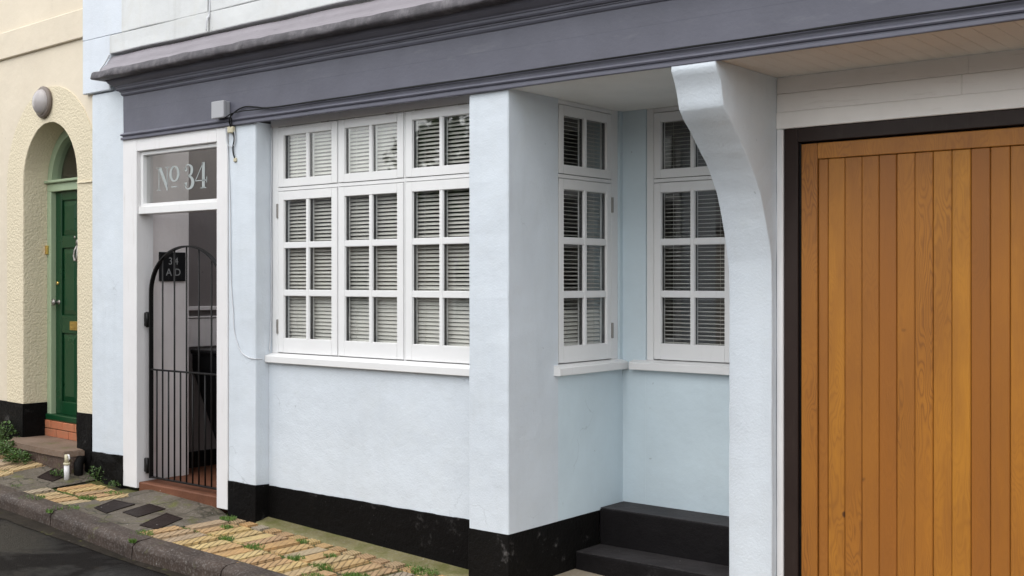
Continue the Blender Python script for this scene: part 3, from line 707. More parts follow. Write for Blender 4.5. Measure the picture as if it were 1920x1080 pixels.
obj('crown', bm, 'leaf', TR)
# ------------------------------------------------------------------ windows
ZC = ((2.358, 2.780, [(2.412, 2.722)]), (1.187, 2.326, [(1.963, 2.265), (1.628, 1.926), (1.287, 1.590)]))
def window(Fm, u_cas, u0, u1, depth0=0.0, parent=BH, hinge_side=None, top_hinges=True):
    """u along the window, v = depth into the room, z up; Fm maps (u, v, z) to the world"""
    bm = bmesh.new(); fz0, fz1 = 1.18, 2.812
    box(bm, u0, u_cas[0][0] - .004, 0, .07, fz0, fz1, bev=.003); box(bm, u_cas[-1][1] + .004, u1, 0, .07, fz0, fz1, bev=.003)
    for a, b in zip(u_cas, u_cas[1:]): box(bm, a[1] + .004, b[0] - .004, .0015, .07, fz0, fz1 - .03, bev=.002)
    for a, b in u_cas:
        box(bm, a - .0039, b + .0039, .0005, .07, 2.784, fz1 - .001, bev=.002); box(bm, a - .0039, b + .0039, .0025, .07, 2.330, 2.354, bev=.002)
    WN = obj('window', bm, 'white', parent, Fm)
    for a, b in u_cas:
        wd = b - a; st = .058 if wd > .58 else .052; mt = .029
        mid = (a + b) / 2
        panes = [(a + st, mid - mt / 2), (mid + mt / 2, b - st)]
        for ci, (z0, z1, rows) in enumerate(ZC):
            bm = bmesh.new(); sp = bmesh.new()
            for layer, (v0, v1, tgt, e) in enumerate(((-.003, .014, bm, 0), (.0188, .041, sp, .001), (.0415, .056, bm, .001))):
                bv = .003 if layer != 1 else 0
                box(tgt, a, a + st - e, v0, v1, z0, z1, bev=bv); box(tgt, b - st + e, b, v0, v1, z0, z1, bev=bv)
                box(tgt, a + st - e, b - st + e, v0 + .0004, v1, z0, rows[-1][0] - e, bev=0); box(tgt, a + st - e, b - st + e, v0 + .0004, v1, rows[0][1] + e, z1, bev=0)
                box(tgt, mid - mt / 2 + e, mid + mt / 2 - e, v0 + .003, v1 - .001, rows[-1][0] - e - .0005, rows[0][1] + e + .0005, bev=bv)
                for r0, r1 in zip(rows, rows[1:]):
                    for pa, pb in panes: box(tgt, pa - .001, pb + .001, v0 + .0045, v1 - .002, r1[1] + e, r0[0] - e, bev=0)
                if layer == 0:     # thin glazing beads
                    for pa, pb in panes:
                        for r0, r1 in rows:
                            for q in ((pa, pa + .0035, r0, r1), (pb - .0035, pb, r0, r1), (pa + .0035, pb - .0035, r0, r0 + .0035), (pa + .0035, pb - .0035, r1 - .0035, r1)):
                                box(tgt, q[0], q[1], .009, .0135, q[2], q[3])
            obj('casement', bm, 'white', WN, Fm); obj('spacer_bar', sp, 'spacer', WN, Fm)
            for pa, pb in panes:
                for r0, r1 in rows: obj('pane', nb(pa - .004, pb + .004, .0142, .0184, r0 - .004, r1 + .004), 'glass', WN, Fm)
            if ci == 0 and top_hinges:
                for hu in (a + wd * .2, b - wd * .2): obj('hinge', nb(hu - .035, hu + .035, -.010, .004, z1 - .002, z1 + .007, bev=.002), 'steel', WN, Fm)
    for hu in (hinge_side or []):
        for hz in (2.19, 1.37): obj('hinge', nb(hu - .007, hu + .007, -.012, .006, hz - .05, hz + .05, bev=.002), 'steel', WN, Fm)
    return WN
def sill(Fm, poly_u, name='window_sill', parent=None, v_front=-.075):
    bm = bmesh.new(); u0, u1 = poly_u
    pr = [(.06, 1.115), (v_front + .004, 1.115), (v_front, 1.119), (v_front, 1.160), (v_front + .006, 1.1655), (-.004, 1.180), (.06, 1.183)]
    prism(bm, pr, u0, u1, 'x'); 
    return obj(name, bm, 'white', parent, Fm)
F1 = Matrix.Translation((0, 5.345, 0))
w1 = window(F1, [(-6.444, -5.832), (-5.818, -5.209), (-5.190, -4.580)], -6.514, -4.53, hinge_side=[-6.449])
sill(F1, (-6.515, -4.528), parent=w1, v_front=-.066)
# return window: u runs into the alcove (+Y), v into the room (-X)
F2 = Matrix(((0, -1, 0, -4.236), (1, 0, 0, 0), (0, 0, 1, 0), (0, 0, 0, 1)))
w2 = window(F2, [(5.707, 6.283)], 5.686, 6.361, hinge_side=[6.290], top_hinges=False)
sill(F2, (5.642, 6.388), parent=w2, v_front=-.062)
F3 = Matrix.Translation((0, 6.412, 0))
w3 = window(F3, [(-3.989, -3.425)], -4.045, -3.391, hinge_side=[-3.419], top_hinges=False)
sill(F3, (-4.140, -3.122), parent=w3, v_front=-.068)

# ------------------------------------------------------------------ venetian blinds
def slat_mesh(length, tilt):
    bm = bmesh.new(); hw = .0125; rows = []
    for s in (-1, -.5, 0, .5, 1):
        v = s * hw; h = .0022 * (1 - s * s)
        c, s_ = math.cos(tilt), math.sin(tilt)
        rows.append([bm.verts.new((e * length / 2, v * c + h * s_ * 0, v * s_ + h)) for e in (-1, 1)])
    for a, b in zip(rows, rows[1:]): bm.faces.new((a[0], a[1], b[1], b[0]))
    bmesh.ops.recalc_face_normals(bm, faces=bm.faces[:])
    bmesh.ops.solidify(bm, geom=bm.faces[:], thickness=.0007)
    me = bpy.data.meshes.new('slat'); bm.to_mesh(me); bm.free(); me.materials.append(M['slat']); return me
def blind(Fm, u0, u1, v, label, tilt, tilt_low, zsplit):
    c = (u0 + u1) / 2; Wm = Fm @ Matrix.Translation((c, v, 1.20))
    B = bpy.data.objects.new('venetian_blind', None); link(B, Wm, None); tag(B, label, 'blind', 'venetian blinds behind the white windows')
    L = u1 - u0; a = slat_mesh(L, tilt); b = slat_mesh(L, tilt_low)
    obj('headrail', nb(u0, u1, v - .011, v + .014, 2.762, 2.79), 'slat', B, Fm)
    z = 2.748
    while z > 1.235:
        t = Matrix.Rotation(R(random.uniform(-.08, .08)), 4, 'Y') @ Matrix.Rotation(R(random.uniform(-.5, .5)), 4, 'X')
        inst('slat', a if z > zsplit else b, Fm @ Matrix.Translation((c, v, z)) @ t, B); z -= .0255
    obj('bottom_rail', nb(u0, u1, v - .011, v + .011, 1.205, 1.222), 'slat', B, Fm)
    for q in (.17, .5, .83):
        bm = bmesh.new(); tube(bm, [(u0 + L * q, v - .0105, 1.21), (u0 + L * q, v - .0105, 2.77)], .0011, 5); obj('cord', bm, 'slat', B, Fm)
    return B
blind(F1, -6.405, -5.845, .068, 'pale venetian blind behind the left casement of the wide window', R(43), R(58), 1.62)
blind(F1, -5.80, -5.222, .068, 'pale venetian blind behind the middle casement of the wide window', R(45), R(60), 1.64)
blind(F1, -5.17, -4.60, .068, 'pale venetian blind behind the casement next to the front pier', R(41), R(58), 1.66)
blind(F2, 5.735, 6.255, .068, 'half open venetian blind behind the narrow window on the alcove side wall', R(16), R(50), 1.50)
blind(F3, -3.965, -3.45, .068, 'wide open venetian blind behind the window in the alcove back wall', R(10), R(11), 1.5)

# ------------------------------------------------------------------ iron gate
G = empty('iron_gate', (-7.42, 5.265, .13)); tag(G, 'black iron gate with arched top and thin upright bars in the entrance', 'gate')
gx, gw, gs, gt = -7.42, .462, 1.60, 1.955; gy = 5.268
def arch_z(x): return gs + (gt - gs) * math.sqrt(max(0, 1 - ((x - gx) / gw) ** 2))
path = [(gx - gw, .15)] + [(gx - gw, .15 + (gs - .15) * k / 6) for k in range(1, 6)] + [(gx - gw * math.cos(t * math.pi / 36), gs + (gt - gs) * math.sin(t * math.pi / 36)) for t in range(37)] + [(gx + gw, gs - (gs - .15) * k / 6) for k in range(1, 7)]
bm = bmesh.new(); rings = []
for i, (x, z) in enumerate(path):
    a = path[max(i - 1, 0)]; b = path[min(i + 1, len(path) - 1)]; dx, dz = b[0] - a[0], b[1] - a[1]; l = math.hypot(dx, dz); nx, nz = -dz / l * .006, dx / l * .006
    rings.append([bm.verts.new((x + s * nx, gy + t, z + s * nz)) for s, t in ((1, -.017), (1, .017), (-1, .017), (-1, -.017))])
for a, b in zip(rings, rings[1:]):
    for k in range(4): bm.faces.new((a[k], a[(k + 1) % 4], b[(k + 1) % 4], b[k]))
bm.faces.new(rings[0]); bm.faces.new(rings[-1])
obj('frame', bm, 'black_iron', G)
for z in (.158, 1.0): obj('rail', nb(gx - gw + .007, gx + gw - .007, gy - .013, gy + .013, z - .006, z + .006, bev=.002), 'black_iron', G)
for k in range(-5, 6):
    x = gx + k * .077; top = arch_z(x) - .004 if k % 2 == 0 else .994
    bm = bmesh.new(); tube(bm, [(x, gy, .164), (x, gy, top)], .0065, 8); obj('bar', bm, 'black_iron', G)
for z in (1.39, .245):
    bm = nb(-7.962, -7.886, gy - .012, gy + .012, z - .055, z + .055, bev=.004); tube(bm, [(-7.91, gy - .016, z - .06), (-7.91, gy - .016, z + .06)], .012, 10); obj('hinge', bm, 'black_iron', G)
# plaque in the passage
def text_mesh(body, size):
    cu = bpy.data.curves.new('t', 'FONT'); cu.body = body; cu.size = size; cu.align_x = 'CENTER'; cu.extrude = .0008; cu.space_character = 1.1
    o = bpy.data.objects.new('t', cu); col.objects.link(o); bpy.context.view_layer.update()
    me = bpy.data.meshes.new_from_object(o.evaluated_get(bpy.context.evaluated_depsgraph_get())); bpy.data.objects.remove(o)
    return me
PQ = tag(obj('house_sign', nb(-8.0295, -8.013, 5.435, 5.680, 1.690, 1.925, bev=.003), 'sign'), 'square dark slate sign with pale letters on the passage wall behind the gate', 'sign')
for body, z, y in (('3', 1.825, 5.535), ('4', 1.825, 5.590), ('A', 1.735, 5.520), ('D', 1.735, 5.602)):
    me = text_mesh(body, .083); me.materials.clear(); me.materials.append(M['signtext'])
    Wt = Matrix.Translation((-8.0125, y, z)) @ Matrix(((0, 0, 1, 0), (1, 0, 0, 0), (0, 1, 0, 0), (0, 0, 0, 1)))
    inst('letter', me, Wt, PQ)
# wheeled bin in the passage
BN = empty('wheeled_bin', (-7.98, 6.2, .10)); tag(BN, 'black wheeled bin standing in the dim passage behind the gate', 'bin')
bm = bmesh.new(); bot = [(-8.06, 6.08), (-7.78, 6.08), (-7.78, 6.42), (-8.06, 6.42)]; top = [(-8.27, 5.93), (-7.68, 5.93), (-7.68, 6.50), (-8.27, 6.50)]
a = [bm.verts.new((*p, .17)) for p in bot]; m_ = [bm.verts.new((*p, .95)) for p in top]; c_ = [bm.verts.new((*p, 1.07)) for p in top]
for p, q in ((a, m_), (m_, c_)):
    for k in range(4): bm.faces.new((p[k], p[(k + 1) % 4], q[(k + 1) % 4], q[k]))
bm.faces.new(a); bm.faces.new(c_[::-1]); obj('body', bm, 'black_plastic', BN)
bm = nb(-8.272, -7.66, 5.90, 6.52, 1.072, 1.115, bev=.018, seg=2); obj('lid', bm, 'black_plastic', BN)
for x in (-8.04, -7.80):
    bm = bmesh.new(); lathe(bm, (x - .025, 6.42, .185), (1, 0, 0), [(0, 0), (.07, 0), (.085, .01), (.085, .04), (.07, .05), (0, .05)], 20); obj('wheel', bm, 'black_plastic', BN)

# ------------------------------------------------------------------ cream neighbour
YM = Matrix.Translation((-8.62, 5.22, 0)) @ Matrix.Rotation(R(-2.5), 4, 'Z')
YH = bpy.data.objects.new('cream_house', None); link(YH, YM @ Matrix.Translation((-1.5, 0, .1)), None)
tag(YH, 'cream rendered house with a roughcast arched porch and black plinth', 'house')
def yp(name, mat, *b, bev=.004, parent=None, seg=1): return obj(name, nb(*b, bev=bev, seg=seg), mat, parent or YH, YM)
cxA, hwA, spA, hA = -.7215, .4815, 2.55, .51
def arc(hw, h, n=28): return [(cxA - hw * math.cos(math.pi * k / n), spA + h * math.sin(math.pi * k / n)) for k in range(n + 1)]
# smooth wall: left part, right part, and above the arch
bm = bmesh.new(); box(bm, -24, -1.218, 0, .30, .60, 3.10); box(bm, -24, 0, 0, .30, 3.10, 6.4); obj('wall', bm, 'yellow', YH, YM)
bm = bmesh.new()
ar = arc(hwA, hA)
for (xa, za), (xb, zb) in zip(ar, ar[1:]):
    bm.faces.new([bm.verts.new(p) for p in ((xa, 0, za), (xb, 0, zb), (xb, 0, 3.10), (xa, 0, 3.10))])
bmesh.ops.remove_doubles(bm, verts=bm.verts[:], dist=.0005)
box(bm, -.225, 0.0, 0, .30, .60, 3.0995)
obj('wall', bm, 'yellow', YH, YM)
# roughcast surround and reveal
bm = bmesh.new(); nA = 28
inner = [(cxA - hwA, .60)] + [(cxA - hwA, .60 + (spA - .60) * k / 14) for k in range(1, 14)] + arc(hwA, hA) + [(cxA + hwA, spA - (spA - .60) * k / 14) for k in range(1, 15)]
outer = [(cxA - .80, .60)] + [(cxA - .80, .60 + (spA - .60) * k / 14) for k in range(1, 14)] + arc(.80, .815) + [(cxA + .80, spA - (spA - .60) * k / 14) for k in range(1, 15)]
def jg(i, s): return noise.noise(Vector((i * 1.9, s, 0))) * .007
vi, vo, vo0, vr = [], [], [], []
for i, ((xi, zi), (xo, zo)) in enumerate(zip(inner, outer)):
    xo = min(xo + jg(i, 5) * 1.5, -.003); xi_ = xi + jg(i, 1); zi_ = zi + jg(i, 2) * (i > 0)
    vi.append(bm.verts.new((xi_, -.014, zi_))); vo.append(bm.verts.new((xo, -.009, zo))); vo0.append(bm.verts.new((xo - .004 * (xo < cxA), .004, zo))); vr.append([bm.verts.new((xi + jg(i + k * 7, 3) * .6, y, zi)) for k, y in enumerate((.0, .07, .14, .215))])
for i in range(len(vi) - 1):
    bm.faces.new((vi[i], vi[i + 1], vo[i + 1], vo[i])); bm.faces.new((vo[i], vo[i + 1], vo0[i + 1], vo0[i]))
    seq = [(vi[i], vi[i + 1])] + [(vr[i][k], vr[i + 1][k]) for k in range(4)]
    for (a, b), (c, d) in zip(seq, seq[1:]): bm.faces.new((a, b, d, c)).smooth = True
obj('arch_surround', bm, 'roughcast', YH, YM)
yp('string_course', 'yellow', -24, -.002, -.028, .02, 3.705, 3.945, bev=.006)
def rplinth(b, amp=.008, cuts=4):
    bm = nb(*b, bev=0); bmesh.ops.subdivide_edges(bm, edges=bm.edges[:], cuts=cuts, use_grid_fill=True); rough_up(bm, amp, 6); obj('plinth', bm, 'plinth', YH, YM)
rplinth((-6, -1.205, -.018, .28, -.05, .598), .006); rplinth((-24, -6.001, -.018, .28, -.05, .598), .006); rplinth((-.238, -.004, -.022, .28, -.05, .598), .008)
rplinth((-1.30, -1.196, -.006, .235, .10, .596), .005)
# string moulding at springing level right of the door
yp('impost', 'roughcast', -.238, -.004, -.022, 0, 2.50, 2.515, bev=.003)
# door frame, fanlight, door
bm = bmesh.new(); D0 = .207
box(bm, cxA - hwA, cxA - hwA + .072, D0, .32, .49, 2.49, bev=.004); box(bm, cxA + hwA - .072, cxA + hwA, D0, .32, .49, 2.49, bev=.004); box(bm, cxA - hwA, cxA + hwA, D0 + .001, .32, 2.491, 2.565, bev=.004); box(bm, cxA - hwA, cxA + hwA, D0 - .03, .30, 2.566, 2.592, bev=.006)
a0, a1 = arc(hwA + .004, hA + .004), arc(hwA - .075, hA - .075)
for k in range(28):
    if min(a0[k][1], a1[k][1], a1[k + 1][1]) < 2.55: pass
    q = [a0[k], a0[k + 1], a1[k + 1], a1[k]]
    q = [(x, max(z, 2.593)) for x, z in q]
    f_ = [bm.verts.new((x, D0 + .004, z)) for x, z in q]; g_ = [bm.verts.new((x, .30, z)) for x, z in q]
    bm.faces.new(f_); bm.faces.new((f_[3], f_[2], g_[2], g_[3])); bm.faces.new((f_[0], f_[1], g_[1], g_[0]))
obj('door_frame', bm, 'green_pale', YH, YM)
bm = bmesh.new(); q = [(x, max(z, 2.593)) for x, z in arc(hwA - .07, hA - .07)]; prism(bm, q, .262, .267, 'y'); obj('fanlight', bm, 'glass', YH, YM)
for b in ((-3.2, .0, 1.2, 1.25, .4, 3.35), (-3.2, 0, .31, 1.25, 3.35, 3.4), (-3.25, -3.2, .31, 1.25, .4, 3.35)): yp('hall_wall', 'hall', *b, bev=0)
DR = obj('front_door', nb(cxA - .408, cxA + .408, .272, .31, .50, 2.489), 'green', YH, YM)
def dp(name, mat, *b, bev=.004): return obj(name, nb(*b, bev=bev), mat, DR, YM)
for (xa, xb) in ((cxA - .407, cxA - .30), (cxA - .035, cxA + .035), (cxA + .30, cxA + .407)): dp('stile', 'green', xa, xb, .252, .2715, .50, 2.488)
for (xa, xb) in ((cxA - .2995, cxA - .0355), (cxA + .0355, cxA + .2995)):
    for z0, z1 in ((2.41, 2.488), (1.985, 2.095), (1.225, 1.385), (.50, .615)): dp('rail', 'green', xa, xb, .2525, .2715, z0, z1)
    for z0, z1 in ((2.095, 2.41), (1.385, 1.985), (.615, 1.225)):
        bm = bmesh.new(); o_ = [(xa + .004, z0 + .004), (xb - .004, z0 + .004), (xb - .004, z1 - .004), (xa + .004, z1 - .004)]; i_ = [(xa + .05, z0 + .05), (xb - .05, z0 + .05), (xb - .05, z1 - .05), (xa + .05, z1 - .05)]
        vo_ = [bm.verts.new((x, .2695, z)) for x, z in o_]; vi_ = [bm.verts.new((x, .257, z)) for x, z in i_]
        for k in range(4): bm.faces.new((vo_[k], vo_[(k + 1) % 4], vi_[(k + 1) % 4], vi_[k]))
        bm.faces.new(vi_); obj('panel', bm, 'green', DR, YM)
dp('letterbox', 'brass', cxA - .14, cxA + .14, .242, .2518, 1.255, 1.335); dp('letterbox_flap', 'brass', cxA - .10, cxA + .10, .236, .2419, 1.275, 1.318)
bm = bmesh.new(); tube(bm, [(cxA - .01, .246, 2.00), (cxA - .025, .232, 1.96), (cxA - .03, .225, 1.91), (cxA - .015, .224, 1.87), (cxA + .015, .224, 1.87), (cxA + .03, .225, 1.91), (cxA + .025, .232, 1.96), (cxA + .01, .246, 2.00)], .011, 8); lathe(bm, (cxA, .252, 2.03), (0, -1, 0), [(.03, 0), (.028, .012), (0, .02)], 14); obj('knocker', bm, 'steel', DR, YM)
bm = bmesh.new(); lathe(bm, (cxA - .35, .252, 1.50), (0, -1, 0), [(.022, 0), (.012, .012), (.012, .03), (.028, .042), (.028, .058), (0, .066)], 16); obj('knob', bm, 'steel', DR, YM)
bm = bmesh.new(); lathe(bm, (cxA - .06, .252, 2.075), (0, -1, 0), [(.012, 0), (.012, .006), (0, .008)], 12); obj('spyhole', bm, 'steel', DR, YM)
bm = bmesh.new(); lathe(bm, (cxA - .37, .252, 1.67), (0, -1, 0), [(.016, 0), (.016, .008), (0, .01)], 12); obj('lock', bm, 'brass', DR, YM)
yp('door_sill', 'green', cxA - hwA + .01, cxA + hwA - .01, .185, .33, .445, .499, bev=.008)
b_ = nb(cxA - hwA - .02 + .02, cxA - hwA + .035, .188, .2065, 1.93, 2.01, bev=.003); obj('doorbell', b_, 'brass', YH, YM)
# brick riser and worn stone step
RS = obj('brick_riser', nb(-1.192, -.25, .196, .33, .28, .444), 'joint', YH, YM)
for rw, (z0, z1) in enumerate(((.300, .368), (.374, .442))):
    xs = [-1.195, -.985, -.768, -.55, -.335, -.25] if rw == 0 else [-1.195, -1.09, -.875, -.66, -.44, -.25]
    for a, b in zip(xs, xs[1:]): obj('brick', nb(a + .003, b - .003, .182 + random.uniform(-.002, .002), .26, z0, z1, bev=.004), 'redbrick', RS, YM)
def stepslab(name, mat, z0, z1, grow, par):
    pl = [(-.245, .19), (-1.19, .19), (-1.20, .0 - .019), (-1.30 - grow, -.020), (-1.28 - grow, -.075)] + [(-1.21 - grow + .10 * math.sin(t * math.pi / 12), -.10 - (.075 + grow) * (1 - math.cos(t * math.pi / 12)) * 1.0) for t in range(1, 7)] + [(-.9, -.19 - grow), (-.45, -.195 - grow), (-.10, -.185 - grow), (-.09, -.03), (-.235, -.026)]
    bm = bmesh.new(); prism(bm, pl, z0, z1, 'z'); bmesh.ops.bevel(bm, geom=[e for e in bm.edges if all(v.co.z > z1 - .001 for v in e.verts)], offset=.008, segments=2, affect='EDGES')
    return obj(name, bm, mat, par, YM)
ST = stepslab('step', 'tread', .255, .302, .02, YH); stepslab('step_base', 'brownstone', -.02, .2545, 0, ST)
# cast iron elbow at the foot of the party wall
bm = bmesh.new(); tube(bm, [(-.10, -.03, .22), (-.085, -.075, .225), (-.06, -.10, .20), (-.05, -.105, .14), (-.05, -.105, .02)], [.032, .036, .038, .036, .034], 12)
EL = tag(obj('drain_pipe', bm, 'plinth_worn', None, YM), 'short black drain elbow at the foot of the wall between the two houses', 'pipe')
# porch lamp
LM = bpy.data.objects.new('porch_lamp', None); link(LM, YM @ Matrix.Translation((-.80, -.02, 3.235)), None)
tag(LM, 'round white dome lamp with a dark rim above the arched porch', 'lamp')
bm = bmesh.new(); lathe(bm, (-.80, -.012, 3.235), (0, -1, 0), [(0, 0), (.12, 0), (.135, .006), (.138, .026), (.125, .038), (.10, .038)], 32); obj('rim', bm, 'lampbody', LM, YM)
bm = bmesh.new(); lathe(bm, (-.80, -.044, 3.235), (0, -1, 0), [(.112, 0)] + [(.112 * math.cos(t * math.pi / 16), .066 * math.sin(t * math.pi / 16)) for t in range(1, 8)] + [(0, .066)], 32); obj('dome', bm, 'lampglass', LM, YM)

# ------------------------------------------------------------------ small things on the pavement
def cover(label, pts, dz=.0025):
    O = bpy.data.objects.new('access_cover', None); cxm = sum(p[0] for p in pts) / 4; cym = sum(p[1] for p in pts) / 4
    link(O, Matrix.Translation((cxm, cym, gz(cxm))), None); tag(O, label, 'manhole cover', 'iron covers set in the pavement')
    def ring(k, z): return [(cxm + (x - cxm) * k, cym + (y - cym) * k, gz(x, y) + z) for x, y in pts]
    bm = bmesh.new(); a = [bm.verts.new(p) for p in ring(1.0, -.02)]; b = [bm.verts.new(p) for p in ring(1.0, dz)]; c = [bm.verts.new(p) for p in ring(.90, dz)]; d = [bm.verts.new(p) for p in ring(.89, dz - .008)]
    for p, q in ((a, b), (b, c), (c, d)):
        for k in range(4): bm.faces.new((p[k], p[(k + 1) % 4], q[(k + 1) % 4], q[k]))
    obj('rim', bm, 'iron_cover', O)
    bm = bmesh.new(); a = [bm.verts.new(p) for p in ring(.875, dz - .015)]; b = [bm.verts.new(p) for p in ring(.875, dz - .001)]
    bm.faces.new(b)
    for k in range(4): bm.faces.new((a[k], a[(k + 1) % 4], b[(k + 1) % 4], b[k]))
    obj('lid', bm, 'iron_cover', O)
cover('dark iron cover in front of the white pipe by the cream house step', [(-8.80, 4.83), (-8.62, 4.86), (-8.75, 5.13), (-8.945, 5.09)])
cover('dark iron cover farthest from the gate, leftmost of the three together', [(-7.655, 4.64), (-7.45, 4.61), (-7.56, 4.915), (-7.785, 4.885)])
cover('dark iron cover in the middle of the three in front of the gate', [(-7.40, 4.71), (-7.20, 4.70), (-7.285, 4.99), (-7.50, 5.0)])
cover('dark iron cover nearest the kerb, rightmost of the three together', [(-6.99, 4.58), (-6.81, 4.60), (-6.955, 4.905), (-7.17, 4.92)])
WP = empty('standing_pipe', (-8.625, 4.985, gz(-8.625, 4.985))); tag(WP, 'short white plastic pipe standing on the pavement beside the cream house step', 'pipe')
bm = bmesh.new(); tube(bm, [(-8.625, 4.985, gz(-8.625, 4.985) - .02), (-8.625, 4.985, .222)], .021, 14); obj('tube', bm, 'white_worn', WP)
bm = bmesh.new(); tube(bm, [(-8.625, 4.985, .212), (-8.625, 4.985, .230)], .026, 14); tube(bm, [(-8.625, 4.985, .230), (-8.625, 4.985, .295)], .017, 12); obj('collar', bm, 'cream_plastic', WP)
bm = bmesh.new(); tube(bm, [(-8.615, 4.985, .29), (-8.585, 4.98, .295), (-8.575, 4.98, .27), (-8.59, 4.98, .255)], .006, 8); obj('clip', bm, 'white_worn', WP)

# ------------------------------------------------------------------ wires and boxes on the fascia
JB = empty('junction_box', (-6.86, A - .05, 2.86)); tag(JB, 'light grey plastic box fixed to the fascia above the entrance', 'box')
obj('lid', nb(-6.925, -6.782, A - .075, A - .047, 2.862, 2.985, bev=.006, seg=2), 'grey_plastic', JB)
obj('case', nb(-6.920, -6.787, A - .0465, A - .012, 2.866, 2.981, bev=.004), 'grey_plastic', JB)
CN = obj('cable_connector', nb(-6.795, -6.735, A - .035, A - .004, 2.752, 2.80, bev=.006), 'cream_plastic'); tag(CN, 'small yellowed cable connector hanging under the grey fascia box', 'connector')
def crv(pts, n=6):
    c = [Vector(p) for p in pts]; c = [c[0]] + c + [c[-1]]; out = []
    for i in range(1, len(c) - 2):
        for j in range(n):
            t = j / n; out.append(.5 * (2 * c[i] + (c[i + 1] - c[i - 1]) * t + (2 * c[i - 1] - 5 * c[i] + 4 * c[i + 1] - c[i + 2]) * t * t + (3 * c[i] - c[i - 1] - 3 * c[i + 1] + c[i + 2]) * t ** 3))
    return out + [c[-1]]
def wire(label, pts, r, mat='cable', n=6):
    bm = bmesh.new(); tube(bm, crv(pts, n), r, 7); return tag(obj('cable', bm, mat), label, 'cable')
yF = A - .026
run = [(-6.76, A - .02, 2.77), (-6.745, A - .05, 2.85), (-6.70, yF, 2.905), (-6.60, yF, 2.925), (-6.48, yF, 2.912), (-6.38, yF, 2.897)]
run += [(x, yF, 2.893 + noise.noise(Vector((x * 1.7, 0, 0))) * .006) for x in [-6.2 + .35 * k for k in range(0, 24)]]
wire('black cable looping up from the grey box and running along the fascia', run, .0055)
run = [(-6.78, A - .06, 2.86), (-6.72, A - .05, 2.885), (-6.6, yF - .02, 2.893), (-6.5, yF - .02, 2.890)] + [(x, yF - .012, 2.889 + noise.noise(Vector((x * 1.3, 4, 0))) * .004) for x in [-6.3 + .4 * k for k in range(0, 21)]]
wire('thin black cable lying on the lip of the fascia', run, .0042)
wire('black cable hanging down the pilaster below the connector', [(-6.752, A - .03, 2.86), (-6.745, A - .03, 2.80), (-6.738, A - .014, 2.72), (-6.755, A - .012, 2.65), (-6.748, A - .012, 2.60), (-6.735, A - .008, 2.565)], .0055)
CP = obj('cable_entry', nb(-6.752, -6.722, A - .014, A + .002, 2.545, 2.575, bev=.005), 'cream_plastic'); tag(CP, 'stained filler patch on the pilaster where the black cable enters', 'cable plate')
wire('thin pale cable sagging down the pilaster to the window sill', [(-6.84, A - .014, 2.80), (-6.822, A - .012, 2.70), (-6.812, A - .008, 2.55), (-6.795, A - .006, 2.3), (-6.79, A - .006, 2.0), (-6.785, A - .006, 1.72), (-6.76, A - .006, 1.48), (-6.745, A - .006, 1.33), (-6.68, A - .006, 1.20), (-6.60, A - .006, 1.155), (-6.52, A - .006, 1.145), (-6.512, A + .06, 1.14)], .0036, 'cable_pale')
wire('thin pale cable curled around the yellowed connector', [(-6.79, A - .02, 2.79), (-6.83, A - .014, 2.74), (-6.82, A - .012, 2.68), (-6.77, A - .012, 2.655), (-6.735, A - .012, 2.68), (-6.73, A - .014, 2.74), (-6.745, A - .02, 2.79)], .003, 'cable_pale')
wire('pale cable in the corner between the pilaster and the wide window', [(-6.508, 5.33, 2.80), (-6.506, 5.335, 2.6), (-6.509, 5.33, 2.2), (-6.506, 5.332, 1.8), (-6.508, 5.33, 1.4), (-6.507, 5.315, 1.19)], .004, 'cable_pale')
wire('pale cable running down the white wall above the cornice', [(-7.01, A - .055, 3.515), (-7.0, A - .055, 3.60), (-7.002, A - .03, 3.70), (-7.0, A - .028, 4.4)], .006, 'cable_pale')
wire('loose white cable end poking out at the left end of the cornice', [(-8.30, A - .035, 3.50), (-8.335, A - .05, 3.44), (-8.345, A - .09, 3.38), (-8.33, A - .11, 3.35)], .006, 'cable_pale')

# ------------------------------------------------------------------ weeds and grass
def weed(label, c, rad, h, n, ls, name='weed', group='weeds at the foot of the walls'):
    bm = bmesh.new(); c = Vector(c)
    for k in range(n):
        a = random.uniform(0, 2 * math.pi); rr = rad * math.sqrt(random.random()); z = h * random.random() * (1 - .5 * rr / rad) + .005
        p = c + Vector((rr * math.cos(a), rr * math.sin(a) * .6, z)); l = ls * random.uniform(.6, 1.3); wd = l * random.uniform(.3, .5)
        d = Vector((math.cos(a) + random.uniform(-.7, .7), math.sin(a) + random.uniform(-.7, .7) - .3, random.uniform(-.2, .9))).normalized()
        s = d.cross(Vector((0, 0, 1))).normalized(); nn = s.cross(d)
        q = [p, p + d * l * .45 + s * wd + nn * .004, p + d * l - nn * l * .15, p + d * l * .45 - s * wd + nn * .004]
        vs = [bm.verts.new(x) for x in q]; bm.faces.new((vs[0], vs[1], vs[2])); bm.faces.new((vs[0], vs[2], vs[3]))
    for k in range(max(3, n // 25)):
        a = random.uniform(0, 6.28); tube(bm, [c, c + Vector((math.cos(a) * rad * .35, math.sin(a) * rad * .2, h * .5)), c + Vector((math.cos(a) * rad * .6, math.sin(a) * rad * .35, h * .85))], .0018, 4)
    return tag(obj(name, bm, 'leaf', None, I4, c), label, 'weed', group)
weed('low green weed against the black plinth at the left edge of the picture', (-10.10, 5.20, gz(-10.10, 5.20)), .26, .22, 420, .032)
weed('bushy green weed at the rounded end of the cream house step', (-9.66, 5.02, gz(-9.66, 5.02)), .15, .15, 330, .030)
weed('feathery green weed in front of the cream house step', (-9.36, 4.96, gz(-9.36, 4.96)), .14, .11, 300, .028)
weed('thin leafy weed at the foot of the worn black plinth left of the entrance', (-8.44, 5.13, gz(-8.44)), .10, .15, 110, .017)
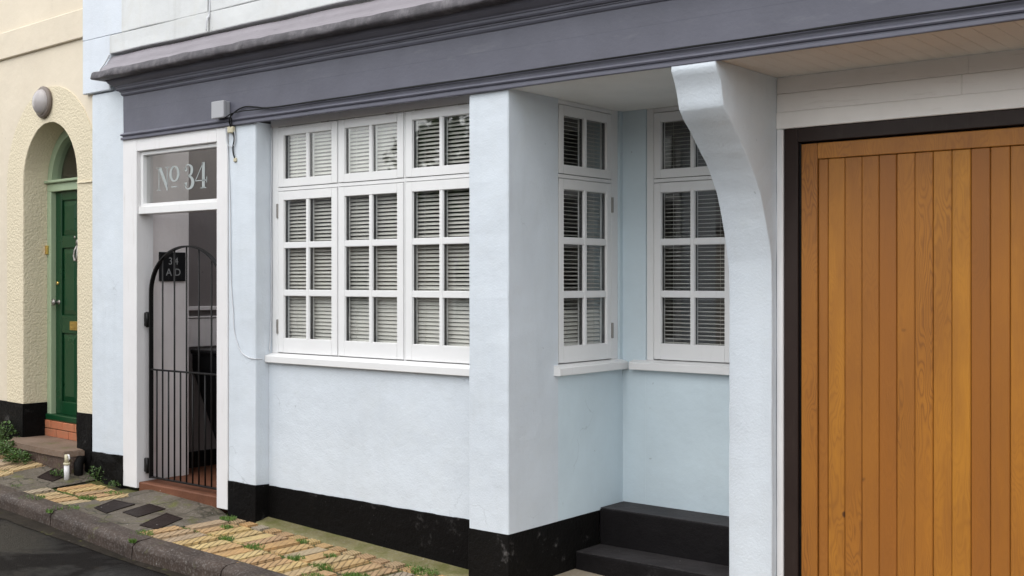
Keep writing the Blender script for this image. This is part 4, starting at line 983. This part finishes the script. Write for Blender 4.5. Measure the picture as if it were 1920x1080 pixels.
weed('small weed at the foot of the entrance frame next to the worn plinth', (-8.20, 5.14, gz(-8.2)), .06, .05, 60, .016)
weed('tiny weed at the foot of the white pipe', (-8.72, 4.97, gz(-8.72, 4.97)), .08, .07, 90, .018)
bm = bmesh.new()
def blades(x, y, n, r, h):
    for k in range(n):
        a = random.uniform(0, 6.28); q = r * math.sqrt(random.random()); p = Vector((x + q * math.cos(a), y + q * .7 * math.sin(a), gz(x) - .012)); t = Vector((random.uniform(-1, 1), random.uniform(-1, 1), 0)) * h * .7
        hh = h * random.uniform(.5, 1.2); s = Vector((random.uniform(-1, 1), random.uniform(-1, 1), 0)).normalized() * .0028
        vs = [bm.verts.new(p - s), bm.verts.new(p + s), bm.verts.new(p + t * .5 + s * .7 + Vector((0, 0, hh * .7))), bm.verts.new(p + t + Vector((0, 0, hh)))]
        bm.faces.new((vs[0], vs[1], vs[2])); bm.faces.new((vs[0], vs[2], vs[3]))
for x, y, n, r in ((-6.78, 4.47, 120, .09), (-6.0, 4.78, 130, .08), (-5.62, 4.80, 110, .07), (-5.35, 4.78, 150, .09), (-5.22, 4.60, 200, .08), (-5.05, 4.78, 260, .10), (-4.85, 5.16, 160, .10), (-4.95, 5.20, 90, .08), (-7.98, 4.78, 150, .08), (-8.25, 4.49, 160, .12), (-7.80, 4.50, 120, .12), (-6.74, 5.13, 170, .07), (-8.0, 5.02, 90, .08), (-9.05, 4.62, 110, .08), (-9.35, 4.50, 200, .12), (-4.7, 4.95, 120, .08), (-6.3, 4.79, 80, .06), (-6.55, 4.98, 70, .05), (-5.9, 5.09, 60, .05), (-6.66, 4.315, 60, .03), (-7.78, 4.365, 40, .03), (-5.5, 4.98, 70, .05), (-8.7, 4.60, 60, .05)):
    blades(x, y, int(n * 1.6), r, .026)
for k in range(1500):
    x = random.uniform(-11, -4.2); blades(x, 4.452 + random.uniform(-.008, .012) + (.02 if x < -7.9 else 0), 2, .012, .012)
for k in range(900):
    x = random.uniform(-10, -4.2)
    if not (-7.9 < x < -6.8): blades(x, 4.772 + random.uniform(-.008, .008), 2, .012, .009)
gr = obj('joint_grass', bm, 'grass', None, I4, (-6.5, 4.8, gz(-6.5))); tag(gr, 'short grass and moss growing in the joints of the pavement', None, kind='stuff')
